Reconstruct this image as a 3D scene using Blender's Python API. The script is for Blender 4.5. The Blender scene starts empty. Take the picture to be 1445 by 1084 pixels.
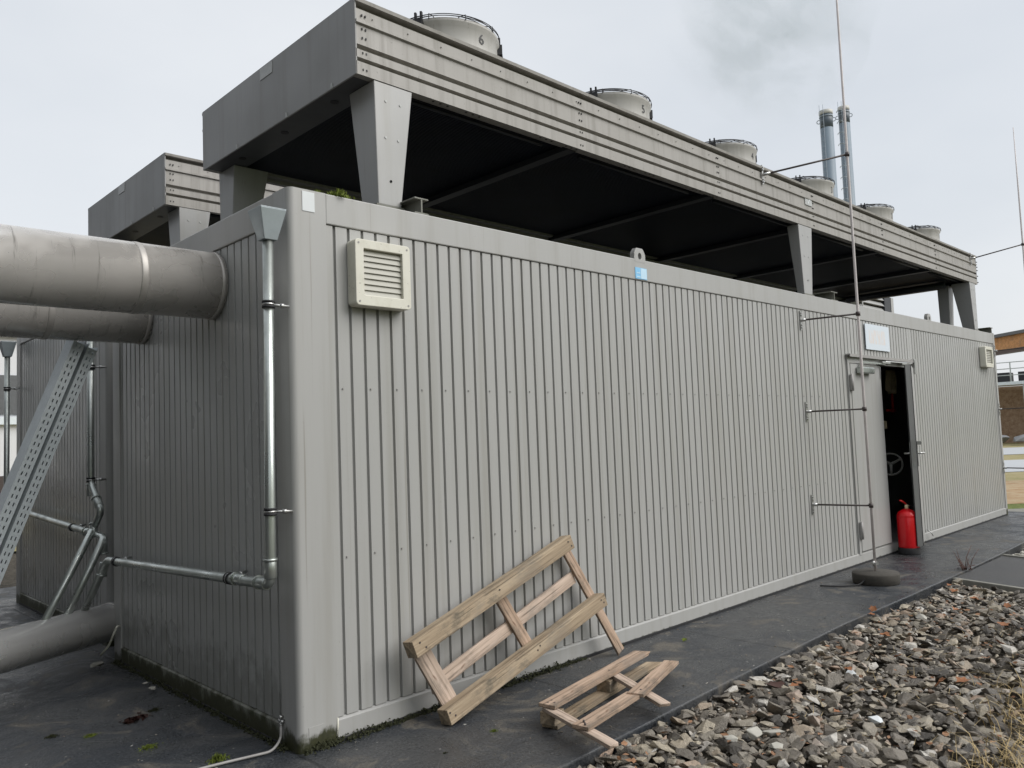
import bpy, bmesh, math, random
from mathutils import Vector, Matrix, noise
random.seed(7)
R = math.radians
scn = bpy.context.scene
COL = scn.collection

# ------------------------------------------------------------------ materials
class NT:
    def __init__(s, name):
        s.m = bpy.data.materials.new(name); s.m.use_nodes = True
        s.t = s.m.node_tree; s.n = s.t.nodes
        s.b = s.n['Principled BSDF']
        s._pos = None
    def link(s, a, b): s.t.links.new(a, b)
    def pos(s):
        if s._pos is None: s._pos = s.n.new('ShaderNodeNewGeometry')
        return s._pos.outputs['Position']
    def objc(s):
        return s.n.new('ShaderNodeTexCoord').outputs['Object']
    def noise(s, scale=(1, 1, 1), sc=1.0, detail=5, rough=.55, vec=None, dist=0):
        mp = s.n.new('ShaderNodeMapping'); mp.inputs['Scale'].default_value = scale
        s.link(vec or s.pos(), mp.inputs['Vector'])
        nz = s.n.new('ShaderNodeTexNoise'); nz.inputs['Scale'].default_value = sc
        nz.inputs['Detail'].default_value = detail; nz.inputs['Roughness'].default_value = rough
        nz.inputs['Distortion'].default_value = dist
        s.link(mp.outputs[0], nz.inputs['Vector']); return nz.outputs['Fac']
    def range(s, v, a, b, c=0., d=1., smooth=True):
        r = s.n.new('ShaderNodeMapRange'); r.interpolation_type = 'SMOOTHSTEP' if smooth else 'LINEAR'
        for i, x in zip((1, 2, 3, 4), (a, b, c, d)): r.inputs[i].default_value = x
        s.link(v, r.inputs[0]); return r.outputs[0]
    def math(s, op, a, b=None):
        m = s.n.new('ShaderNodeMath'); m.operation = op
        for i, x in enumerate((a, b)):
            if x is None: continue
            if isinstance(x, (int, float)): m.inputs[i].default_value = x
            else: s.link(x, m.inputs[i])
        return m.outputs[0]
    def mix(s, f, a, b):
        m = s.n.new('ShaderNodeMix'); m.data_type = 'RGBA'
        if isinstance(f, (int, float)): m.inputs[0].default_value = f
        else: s.link(f, m.inputs[0])
        for i, x in ((6, a), (7, b)):
            if isinstance(x, (tuple, list)): m.inputs[i].default_value = (*x[:3], 1)
            else: s.link(x, m.inputs[i])
        return m.outputs[2]
    def ramp(s, v, stops, const=False):
        r = s.n.new('ShaderNodeValToRGB')
        if const: r.color_ramp.interpolation = 'CONSTANT'
        e = r.color_ramp.elements
        while len(e) < len(stops): e.new(0.5)
        for el, (p, c) in zip(e, stops): el.position = p; el.color = (*c, 1)
        s.link(v, r.inputs[0]); return r.outputs[0]
    def z(s):
        x = s.n.new('ShaderNodeSeparateXYZ'); s.link(s.pos(), x.inputs[0]); return x.outputs[2]
    def bump(s, h, strength=.2, dist=.01):
        b = s.n.new('ShaderNodeBump'); b.inputs['Strength'].default_value = strength; b.inputs['Distance'].default_value = dist
        s.link(h, b.inputs['Height']); s.link(b.outputs[0], s.b.inputs['Normal'])
    def set(s, **k):
        for a, v in k.items():
            i = s.b.inputs[{'col': 'Base Color', 'rough': 'Roughness', 'metal': 'Metallic', 'spec': 'Specular IOR Level', 'alpha': 'Alpha'}[a]]
            if isinstance(v, tuple): i.default_value = (*v, 1)
            elif isinstance(v, (int, float)): i.default_value = v
            else: s.link(v, i)
        return s.m

def paint(name, col, rough=.42, dark=.78, streak=(9, 9, .45), moss=0., mossz=.2, spots=0., spec=.5):
    t = NT(name)
    st = t.range(t.noise(streak, 1.0, 6, .6), .45, .72)
    big = t.noise((1, 1, 1), 1.3, 4)
    c2 = (col[0] * dark, col[1] * dark * .985, col[2] * dark * .94)
    c = t.mix(t.math('MULTIPLY', st, .75), col, c2)
    c = t.mix(t.range(big, .35, .75, 0, .35), c, (col[0] * .86, col[1] * .865, col[2] * .85))
    dr = t.range(t.noise((26, 26, .22), 1.0, 4, .7), .63, .70, 0, .42)
    c = t.mix(dr, c, (col[0] * .5, col[1] * .46, col[2] * .38))
    if spots:
        sp = t.range(t.noise((1, 1, 1), 55, 3), .68, .74)
        c = t.mix(t.math('MULTIPLY', sp, spots), c, (.06, .06, .05))
    if moss:
        g = t.range(t.z(), 0.0, mossz, 1., 0.)
        nz = t.noise((9, 9, 5), 1.4, 7, .65)
        f = t.math('MULTIPLY', t.range(t.math('ADD', t.math('MULTIPLY', g, .55), nz), .72, .95, 0, moss), t.range(g, 0, .3))
        c = t.mix(f, c, t.mix(t.noise((1, 1, 1), 40, 3), (.012, .014, .008), (.06, .062, .026)))
    t.bump(t.math('ADD', t.noise((1, 1, .25), 22, 4), t.math('MULTIPLY', t.noise((1, 1, .6), 2.2, 2), 3.5)), .05, .012)
    r = t.range(big, .3, .7, rough - .05, rough + .1)
    return t.set(col=c, rough=r, spec=spec)

def metal(name, col, rough=.35, metallic=1., scale=(3, 3, 3), dark=.5, amt=.5, spangle=False, streak=None, detail=7):
    t = NT(name)
    n1 = t.range(t.noise(scale, 2.0, detail, .65 if detail > 4 else .45), .35, .75, 0, amt)
    c = t.mix(n1, col, tuple(x * dark for x in col))
    if streak:
        s2 = t.range(t.noise(streak, 1, 5, .7), .56, .72, 0, .55)
        c = t.mix(s2, c, (.06, .052, .042))
    if spangle:
        v = t.n.new('ShaderNodeTexVoronoi'); v.inputs['Scale'].default_value = 60
        t.link(t.pos(), v.inputs['Vector'])
        c = t.mix(t.math('MULTIPLY', v.outputs['Distance'], .35), c, tuple(x * .7 for x in col))
    t.bump(t.noise((1, 1, 1), 12, min(5, detail)), .05, .01)
    r = t.range(t.noise((2, 2, 2), 3, min(6, detail)), .3, .7, rough - .08, rough + .14)
    return t.set(col=c, rough=r, metal=metallic)

def plain(name, col, rough=.5, metallic=0., var=.25, sc=12, spec=.5):
    t = NT(name)
    c = t.mix(t.noise((1, 1, 1), sc, 5), tuple(x * (1 + var) for x in col), tuple(x * (1 - var) for x in col))
    return t.set(col=c, rough=rough, metal=metallic, spec=spec)

def wood(name, c1, c2, dirt=.3):
    t = NT(name)
    oc = t.objc()
    # grain runs along the board's local X, laid out in object space
    g = t.noise((2.2, 45, 45), 1.0, 6, .6, oc, 1.2)
    rings = t.noise((.9, 14, 14), 1.0, 3, .5, oc, .6)
    c = t.mix(t.range(g, .35, .7), c1, c2)
    fine = t.range(t.noise((2, 75, 75), 1.0, 4, .6, oc, .5), .54, .66, 0, .75)
    c = t.mix(fine, c, tuple(x * .38 for x in c2))
    ends = t.range(t.noise((1.6, 4, 4), 1.0, 5, .7, oc), .52, .66, 0, .45)
    c = t.mix(ends, c, (.17, .165, .15))
    c = t.mix(t.range(rings, .42, .62, 0, .45), c, tuple(x * .66 for x in c2))
    d = t.range(t.noise((5, 9, 9), 1.0, 7, .7, oc), .5, .72, 0, dirt)
    c = t.mix(d, c, (.09, .085, .07))
    kn = t.range(t.noise((6, 20, 20), 1.0, 1, .5, oc), .78, .83, 0, .7)
    c = t.mix(kn, c, (.12, .06, .03))
    t.bump(g, .35, .004)
    return t.set(col=c, rough=.8, spec=.25)

M = {}
PAINT = (.376, .374, .364)
M['paint'] = paint('grey_paint', PAINT, .40, .84, moss=1., mossz=.17, spots=.15)
M['panel'] = paint('grey_panel', (.378, .377, .366), .34, .82, streak=(14, 14, .3), spots=.12)
M['panel_mossy'] = paint('grey_panel_algae', (.385, .388, .38), .30, .93, streak=(14, 14, .3), moss=.34, mossz=.8, spots=.06)
M['rail_front'] = paint('grey_rail', PAINT, .42, .84, moss=1., mossz=.045, spots=.12)
M['rail_mossy'] = paint('grey_rail_algae', (.2, .205, .175), .6, .6, moss=1., mossz=.26, spots=.2)
M['cooler'] = paint('cooler_paint', (.325, .310, .288), .5, .62, streak=(18, 18, 1.1), spots=.4)
M['cooler_end'] = paint('cooler_end_paint', (.30, .30, .298), .5, .86, streak=(14, 14, .6), spots=.1)
M['legpaint'] = paint('cooler_leg_paint', (.36, .36, .355), .38, .88)
M['ring'] = paint('fan_ring_paint', (.40, .39, .365), .5, .72, streak=(10, 10, 1.2), spots=.4)
M['black'] = plain('black_parts', (.012, .012, .014), .55)
M['coil'] = plain('black_coil', (.010, .013, .024), .5, var=.6, sc=3)
M['coilpipe'] = plain('dark_pipework', (.014, .017, .026), .5)
M['dark'] = plain('dark_interior', (.02, .021, .024), .8)
M['cream'] = paint('cream_plastic', (.66, .645, .56), .5, .82, streak=(12, 12, 5), spots=.5)
M['louvre'] = paint('louvre_plastic', (.42, .41, .36), .5, .86)
M['white'] = plain('white_plate', (.62, .65, .66), .35, var=.08)
M['galv'] = metal('galvanised_steel', (.74, .80, .83), .42, .3, spangle=True, dark=.7)
M['galvbright'] = metal('galvanised_pipe', (.47, .50, .475), .33, .85, dark=.62, amt=.6)
M['hopper'] = metal('galvanised_hopper', (.36, .405, .425), .5, .5, dark=.72)
M['steel'] = metal('stainless_cladding', (.74, .71, .67), .24, .6, (.6, .6, .6), .9, .25, streak=(38, 2.5, 2.5), detail=2)
M['steel_clean'] = metal('polished_cladding', (.95, .935, .915), .17, .45, (.6, .6, .6), .95, .2, detail=2)
M['band'] = metal('steel_band', (.56, .54, .515), .42, .6)
M['bead'] = plain('dull_steel_bead', (.42, .40, .375), .5, .4)
M['rod'] = plain('grey_rod', (.30, .29, .28), .45)
M['mastrod'] = plain('pale_rod', (.62, .57, .56), .45)
M['rodarm'] = plain('brown_rod', (.055, .042, .04), .45)
M['zinc'] = metal('zinc_fitting', (.55, .55, .54), .35, 1.)
M['ibeam'] = paint('mossy_beam', (.20, .20, .175), .65, .6, spots=.3)
M['concrete'] = plain('weathered_concrete', (.055, .05, .043), .9, var=.5, sc=25)
M['red'] = plain('red_enamel', (.66, .008, .014), .25, var=.08, sc=6)
M['reddull'] = plain('bright_red_paint', (.62, .02, .02), .4)
M['rubber'] = plain('black_rubber', (.018, .018, .02), .7)
M['wood_old'] = wood('weathered_wood', (.43, .345, .245), (.28, .21, .14), .8)
M['wood_new'] = wood('pale_wood', (.57, .455, .375), (.42, .325, .255), .45)
M['wood_red'] = wood('brown_wood', (.50, .37, .28), (.35, .25, .18), .6)
M['blue'] = plain('blue_vinyl', (.22, .52, .80), .4, var=.15, sc=40)
M['bluepale'] = plain('pale_blue_vinyl', (.50, .70, .84), .4, var=.12, sc=40)
M['beamdark'] = plain('dark_beam', (.022, .025, .031), .5)
M['flange'] = plain('dark_flange', (.06, .062, .067), .5)
M['foil'] = plain('grey_label', (.42, .43, .42), .4, var=.25, sc=30)
M['tan'] = plain('tan_cloth', (.78, .66, .42), .9, var=.35)
M['cast'] = plain('cast_iron_grey', (.82, .80, .74), .45)
M['navy'] = plain('navy_cabinet', (.07, .10, .22), .4)
M['flue'] = plain('flue_blue_grey', (.17, .215, .255), .5, var=.08, sc=1)
M['flueband'] = plain('flue_dark_band', (.075, .095, .115), .5, var=.08, sc=1)
M['ladder'] = plain('ladder_grey', (.27, .31, .345), .5)
M['fluecap'] = plain('flue_cap_beige', (.48, .47, .43), .5, var=.1, sc=1)
M['moss'] = plain('moss_green', (.10, .13, .012), .9, var=.6, sc=30)
M['mossdark'] = plain('moss_dark', (.026, .029, .010), .9, var=.6, sc=30)
M['timber'] = wood('orange_timber', (.66, .36, .17), (.55, .28, .12), .05)
M['flash'] = plain('dark_flashing', (.10, .105, .11), .4)
M['soffit'] = plain('brown_soffit', (.09, .065, .055), .6)
M['straw'] = plain('dry_straw', (.44, .33, .16), .8, var=.35, sc=9)
M['leaf'] = plain('orange_leaf', (.27, .11, .045), .7, var=.6, sc=30)
M['litterleaf'] = plain('brown_leaf_scraps', (.24, .125, .065), .75, var=.7, sc=9)
M['leafdark'] = plain('dark_red_leaf', (.055, .022, .016), .6, var=.5, sc=30)
M['twig'] = plain('reddish_twig', (.13, .055, .035), .8)
M['boulder'] = plain('pale_boulder', (.24, .245, .25), .8, var=.5, sc=1.5)
M['kerb'] = plain('kerb_concrete', (.22, .215, .19), .9, var=.35, sc=15)
M['halls'] = plain('hall_white', (.62, .63, .65), .6, var=.06, sc=1)
M['hallgrey'] = plain('hall_dark_grey', (.05, .052, .055), .6, var=.1, sc=1)
M['gap'] = plain('shadow_and_seal_black', (.015, .015, .017), .8)

def mat_pavement():
    t = NT('bitumen_membrane')
    n1 = t.noise((.7, 1.2, 1), 1.0, 7, .62, None, .6); n2 = t.noise((1, 1, 1), 2.3, 10, .68, None, 1.0); n3 = t.noise((1, 1, 1), 75, 4, .65); n4 = t.noise((1, 1, 1), 14, 6, .65)
    c = t.mix(t.range(n1, .40, .62), (.025, .029, .035), (.054, .055, .056))
    c = t.mix(t.range(n2, .53, .68, 0, .8), c, (.135, .120, .096))
    c = t.mix(t.range(n3, .50, .66, 0, .55), c, t.mix(.5, c, (.15, .155, .16)))
    c = t.mix(t.range(n3, .44, .34, 0, .8), c, (.010, .011, .013))
    c = t.mix(t.range(n4, .62, .74, 0, .7), c, (.012, .013, .015))
    sp = t.range(t.noise((1, 1, 1), 24, 2, .5), .725, .75, 0, .9)
    c = t.mix(sp, c, (.42, .41, .38))
    # welded laps of the sheet every metre
    s_ = t.n.new('ShaderNodeSeparateXYZ'); t.link(t.pos(), s_.inputs[0])
    fr = t.math('FRACT', t.math('MULTIPLY', t.math('ADD', s_.outputs[0], t.math('MULTIPLY', n4, .03)), .62))
    lap = t.math('MULTIPLY', t.range(fr, .0, .006), t.range(fr, .012, .018, 1, 0))
    c = t.mix(t.math('MULTIPLY', lap, .6), c, (.008, .009, .010))
    h = t.math('ADD', t.math('ADD', t.math('MULTIPLY', n2, .8), t.math('MULTIPLY', n3, .5)), t.math('MULTIPLY', lap, -.2))
    wr = t.noise((.5, 2.8, 1), 1.9, 3, .5, None, 1.8)
    t.bump(t.math('ADD', h, t.math('MULTIPLY', wr, 1.1)), .4, .03)
    r = t.range(n2, .40, .60, .26, .62)
    return t.set(col=c, rough=r, spec=.5)
M['pave'] = mat_pavement()
def mat_asphalt():
    t = NT('asphalt')
    n3 = t.noise((1, 1, 1), 120, 3, .7); n1 = t.noise((1, 1, 1), 1.5, 5)
    c = t.mix(t.range(n3, .4, .7), (.03, .031, .033), (.10, .10, .10))
    c = t.mix(t.range(n1, .4, .7, 0, .4), c, (.075, .072, .068))
    t.bump(n3, .5, .008)
    return t.set(col=c, rough=.6)
M['asphalt'] = mat_asphalt()
def mat_earth(name, cols, sc=6):
    t = NT(name)
    n1 = t.noise((1, 1, 1), sc, 8, .7)
    st = [(.28 + .44 * i / (len(cols) - 1), c) for i, c in enumerate(cols)]
    c = t.ramp(n1, st)
    t.bump(n1, .8, .05)
    return t.set(col=c, rough=.9, spec=.2)
M['earth'] = mat_earth('dark_earth', [(.03, .027, .022), (.08, .07, .055), (.16, .14, .11)], 14)
M['greengrass'] = mat_earth('green_lawn', [(.06, .09, .02), (.14, .17, .05), (.20, .20, .08)], 8)
M['litter'] = mat_earth('leaf_litter', [(.24, .13, .06), (.34, .23, .13), (.40, .31, .2), (.22, .2, .08)], 2.2)
M['yellowgrass'] = mat_earth('yellow_lawn', [(.19, .19, .08), (.29, .25, .13), (.36, .31, .2)], 1.2)
M['road'] = plain('pale_road', (.42, .435, .45), .6, var=.05, sc=.5)
M['redwall'] = mat_earth('rough_brown_wall', [(.19, .115, .075), (.32, .22, .15), (.42, .32, .24)], 3.5)
def mat_stone():
    t = NT('crushed_stone')
    g = t.n.new('ShaderNodeNewGeometry')
    rnd = g.outputs['Random Per Island']
    c = t.ramp(rnd, [(0, (.052, .045, .037)), (.18, (.098, .084, .068)), (.36, (.155, .134, .108)), (.54, (.225, .198, .162)), (.70, (.31, .275, .22)), (.83, (.43, .375, .285)), (.92, (.33, .23, .165)), (.96, (.55, .52, .47))])
    n = t.noise((1, 1, 1), 38, 6, .65)
    c = t.mix(t.range(n, .35, .7, 0, .6), c, t.mix(.5, c, (.045, .04, .034)))
    ln = t.range(t.noise((1, 1, 1), 9, 6, .6), .58, .7, 0, .35)
    c = t.mix(ln, c, (.24, .22, .17))
    t.bump(t.math('ADD', n, t.math('MULTIPLY', t.noise((1, 1, 1), 140, 4), .5)), .9, .012)
    return t.set(col=c, rough=.42, spec=.5)
M['stone'] = mat_stone()
M['stonepale'] = plain('pale_stone', (.40, .385, .34), .75, var=.3, sc=20)
def mat_sign():
    t = NT('faded_sign')
    n = t.noise((9, 1, 2.2), 3.0, 3, .5)
    s = t.n.new('ShaderNodeSeparateXYZ'); t.link(t.pos(), s.inputs[0])
    fx = t.math('MULTIPLY', t.range(s.outputs[0], 7.40, 7.44), t.range(s.outputs[0], 7.88, 7.92, 1, 0))
    fz = t.math('MULTIPLY', t.range(s.outputs[2], 2.46, 2.48), t.range(s.outputs[2], 2.62, 2.65, 1, 0))
    f = t.math('MULTIPLY', t.math('MULTIPLY', fx, fz), t.range(n, .42, .58, .1, .8))
    c = t.mix(f, (.64, .70, .76), (.70, .62, .57))
    return t.set(col=c, rough=.35)
M['sign'] = mat_sign()

# ------------------------------------------------------------------ mesh builder
class MB:
    def __init__(s): s.v = []; s.f = []; s.sm = []; s.cut = []
    def piece(s):
        'start a new piece: it becomes an object of its own'
        s.cut.append((len(s.v), len(s.f))); return s
    def add(s, vs, fs, smooth=False):
        o = len(s.v); s.v += [Vector(p) for p in vs]
        for f in fs: s.f.append([i + o for i in f]); s.sm.append(smooth)
        return s
    def box(s, a, b, mat=None):
        x0, y0, z0 = a; x1, y1, z1 = b
        vs = [(x0, y0, z0), (x1, y0, z0), (x1, y1, z0), (x0, y1, z0), (x0, y0, z1), (x1, y0, z1), (x1, y1, z1), (x0, y1, z1)]
        if mat is not None: vs = [mat @ Vector(p) for p in vs]
        return s.add(vs, [(0, 3, 2, 1), (4, 5, 6, 7), (0, 1, 5, 4), (1, 2, 6, 5), (2, 3, 7, 6), (3, 0, 4, 7)])
    def hexa(s, bot, top):
        return s.add(list(bot) + list(top), [(0, 3, 2, 1), (4, 5, 6, 7), (0, 1, 5, 4), (1, 2, 6, 5), (2, 3, 7, 6), (3, 0, 4, 7)])
    def prism(s, pts, fn, t0, t1):
        n = len(pts)
        vs = [fn(p[0], p[1], t0) for p in pts] + [fn(p[0], p[1], t1) for p in pts]
        fs = [tuple(range(n)), tuple(range(2 * n - 1, n - 1, -1))] + [(i, i + n, (i + 1) % n + n, (i + 1) % n) for i in range(n)]
        return s.add(vs, fs)
    def ring(s, outer, inner, fn, t0, t1):
        n = len(outer)
        vs = [fn(*p, t) for t in (t0, t1) for p in outer] + [fn(*p, t) for t in (t0, t1) for p in inner]
        fs = []
        for i in range(n):
            j = (i + 1) % n
            fs += [(i, j, j + n, i + n), (2 * n + i, 3 * n + i, 3 * n + j, 2 * n + j), (i, 2 * n + i, 2 * n + j, j), (n + i, n + j, 3 * n + j, 3 * n + i)]
        return s.add(vs, fs)
    def tube(s, pts, r, n=12, cap=True, smooth=True):
        pts = [Vector(p) for p in pts]; rs = r if isinstance(r, (list, tuple)) else [r] * len(pts)
        t = (pts[1] - pts[0]).normalized()
        up = Vector((0, 0, 1)) if abs(t.z) < .9 else Vector((1, 0, 0))
        a = t.cross(up).normalized(); rings = []
        for i, p in enumerate(pts):
            if i == 0: d = pts[1] - pts[0]
            elif i == len(pts) - 1: d = pts[-1] - pts[-2]
            else: d = (pts[i + 1] - p).normalized() + (p - pts[i - 1]).normalized()
            d.normalize(); a = (a - d * a.dot(d)).normalized(); b = d.cross(a)
            rings.append([p + (a * math.cos(2 * math.pi * k / n) + b * math.sin(2 * math.pi * k / n)) * rs[i] for k in range(n)])
        vs = [q for rg in rings for q in rg]; fs = []
        for i in range(len(pts) - 1):
            for k in range(n):
                k2 = (k + 1) % n; fs.append((i * n + k, i * n + k2, (i + 1) * n + k2, (i + 1) * n + k))
        s.add(vs, fs, smooth)
        if cap:
            o = len(s.v) - len(vs)
            s.f.append([o + k for k in range(n - 1, -1, -1)]); s.sm.append(False)
            s.f.append([o + (len(pts) - 1) * n + k for k in range(n)]); s.sm.append(False)
        return s
    def lathe(s, prof, c=(0, 0, 0), n=32, smooth=True):
        c = Vector(c); vs = []; fs = []
        for r, z in prof:
            for k in range(n):
                a = 2 * math.pi * k / n; vs.append(c + Vector((r * math.cos(a), r * math.sin(a), z)))
        for i in range(len(prof) - 1):
            for k in range(n):
                k2 = (k + 1) % n; fs.append((i * n + k, i * n + k2, (i + 1) * n + k2, (i + 1) * n + k))
        return s.add(vs, fs, smooth)
    def torus(s, c, r, rr, n=48, m=6):
        pts = [(c[0] + r * math.cos(2 * math.pi * k / n), c[1] + r * math.sin(2 * math.pi * k / n), c[2]) for k in range(n)]
        vs = []; fs = []
        for k, p in enumerate(pts):
            a = 2 * math.pi * k / n
            for j in range(m):
                b = 2 * math.pi * j / m
                vs.append((c[0] + (r + rr * math.cos(b)) * math.cos(a), c[1] + (r + rr * math.cos(b)) * math.sin(a), c[2] + rr * math.sin(b)))
        for k in range(n):
            for j in range(m):
                fs.append((k * m + j, ((k + 1) % n) * m + j, ((k + 1) % n) * m + (j + 1) % m, k * m + (j + 1) % m))
        return s.add(vs, fs, True)
    def build(s, name, mat, parent=None, org=None, bevel=0., recalc=True, loc=None):
        """org: world point the vertices are made relative to (the thing's base)."""
        if s.cut:
            cs = s.cut + [(len(s.v), len(s.f))]; o = None
            for (v0, f0), (v1, f1) in zip(cs, cs[1:]):
                if v1 == v0: continue
                m = MB(); m.v = s.v[v0:v1]; m.f = [[i - v0 for i in f] for f in s.f[f0:f1]]; m.sm = s.sm[f0:f1]
                o = m.build(name, mat, parent, org, bevel, recalc)
            return o
        if org is None: org = BASE.get(parent.name, Vector()) if parent else Vector()
        org = Vector(org)
        me = bpy.data.meshes.new(name)
        me.from_pydata([tuple(p - org) for p in s.v], [], s.f)
        for p, k in zip(me.polygons, s.sm): p.use_smooth = k
        if recalc:
            bm = bmesh.new(); bm.from_mesh(me); bmesh.ops.recalc_face_normals(bm, faces=bm.faces); bm.to_mesh(me); bm.free()
        me.materials.append(M[mat] if isinstance(mat, str) else mat)
        o = bpy.data.objects.new(name, me); COL.objects.link(o)
        if parent: o.parent = parent; BASE[o.name] = org
        else: o.location = org; BASE[o.name] = org
        if bevel:
            b = o.modifiers.new('edge', 'BEVEL'); b.width = bevel; b.segments = 2; b.limit_method = 'ANGLE'; b.angle_limit = R(40)
        return o
BASE = {}
def tag(o, label=None, cat=None, group=None, kind=None):
    if label: o['label'] = label
    if cat: o['category'] = cat
    if group: o['group'] = group
    if kind: o['kind'] = kind
    return o
def thing(name, label, cat, loc=(0, 0, 0), group=None):
    o = bpy.data.objects.new(name, None); COL.objects.link(o); o.location = loc
    o.empty_display_size = .1; BASE[o.name] = Vector(loc)
    return tag(o, label, cat, group)
def copy_tree(o, parent=None):
    c = o.copy(); COL.objects.link(c)
    if parent: c.parent = parent
    for ch in list(o.children): copy_tree(ch, c)
    return c
def fillet(pts, r, n=6):
    pts = [Vector(p) for p in pts]; out = [pts[0]]
    for i in range(1, len(pts) - 1):
        a, p, b = pts[i - 1], pts[i], pts[i + 1]
        d1 = (a - p).normalized(); d2 = (b - p).normalized()
        k = min(r, (a - p).length * .45, (b - p).length * .45)
        q0 = p + d1 * k; q1 = p + d2 * k
        for j in range(n + 1):
            t = j / n; out.append(q0.lerp(p, t).lerp(p.lerp(q1, t), t))
    out.append(pts[-1]); return out
def rrect(x0, x1, y0, y1, r, n=4):
    out = []
    for cx, cy, a0 in ((x1 - r, y1 - r, 0), (x0 + r, y1 - r, 90), (x0 + r, y0 + r, 180), (x1 - r, y0 + r, 270)):
        for k in range(n + 1):
            a = R(a0 + 90 * k / n); out.append((cx + r * math.cos(a), cy + r * math.sin(a)))
    return out
def text_mesh(body, size):
    cu = bpy.data.curves.new('text', 'FONT'); cu.body = body; cu.size = size; cu.align_x = 'CENTER'; cu.align_y = 'CENTER'
    o = bpy.data.objects.new('text', cu); COL.objects.link(o)
    dg = bpy.context.evaluated_depsgraph_get(); dg.update()
    me = bpy.data.meshes.new_from_object(o.evaluated_get(dg))
    vs = [v.co.copy() for v in me.vertices]; fs = [list(p.vertices) for p in me.polygons]
    bpy.data.objects.remove(o); bpy.data.curves.remove(cu); bpy.data.meshes.remove(me)
    return vs, fs

# ------------------------------------------------------------------ containers
PITCH = .0901
def corr(mb, s0, s1, z0, z1, fn, phase=.277, crest=.010, depth=.017, back=.06, half=.0105, slot=.0065):
    pr = [(s0, crest)]
    k = math.ceil((s0 + half + .004 - phase) / PITCH)
    while phase + k * PITCH + half < s1 - .003:
        g = phase + k * PITCH; k += 1
        pr += [(g - half, crest), (g - slot, crest + depth), (g + slot, crest + depth), (g + half - .002, crest)]
    pr.append((s1, crest))
    n = len(pr); vs = []
    for z in (z0, z1):
        vs += [fn(s, d, z) for s, d in pr]; vs += [fn(s, back, z) for s, d in pr]
    fs = []
    for i in range(n - 1):
        a, b = i, i + 1
        fs += [(a, b, b + 2 * n, a + 2 * n), (a + n, a + 3 * n, b + 3 * n, b + n), (a, a + n, b + n, b), (a + 2 * n, b + 2 * n, b + 3 * n, a + 3 * n)]
    fs += [(0, 2 * n, 3 * n, n), (n - 1, 2 * n - 1, 4 * n - 1, 3 * n - 1)]
    mb.add(vs, fs)
    return [pr[i][0] for i in range(1, n - 1, 4)]
def post(mb, wx, wy, H, fn, r=.035):
    arc = [(r - r * math.sin(a), r - r * math.cos(a)) for a in [R(90 * k / 8) for k in range(9)]]
    pts = [(wx, 0)] + arc + [(0, wy), (.06, wy), (.06, .06), (wx, .06)]
    n = len(pts); vs = [fn(*p, 0) for p in pts] + [fn(*p, H) for p in pts]
    for i in range(n):
        j = (i + 1) % n
        mb.add([vs[i], vs[j], vs[j + n], vs[i + n]], [(0, 1, 2, 3)], False)
    for z in (0, H):
        q = [fn(*p, z) for p in pts]
        mb.add(q, [tuple(range(n))])

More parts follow.
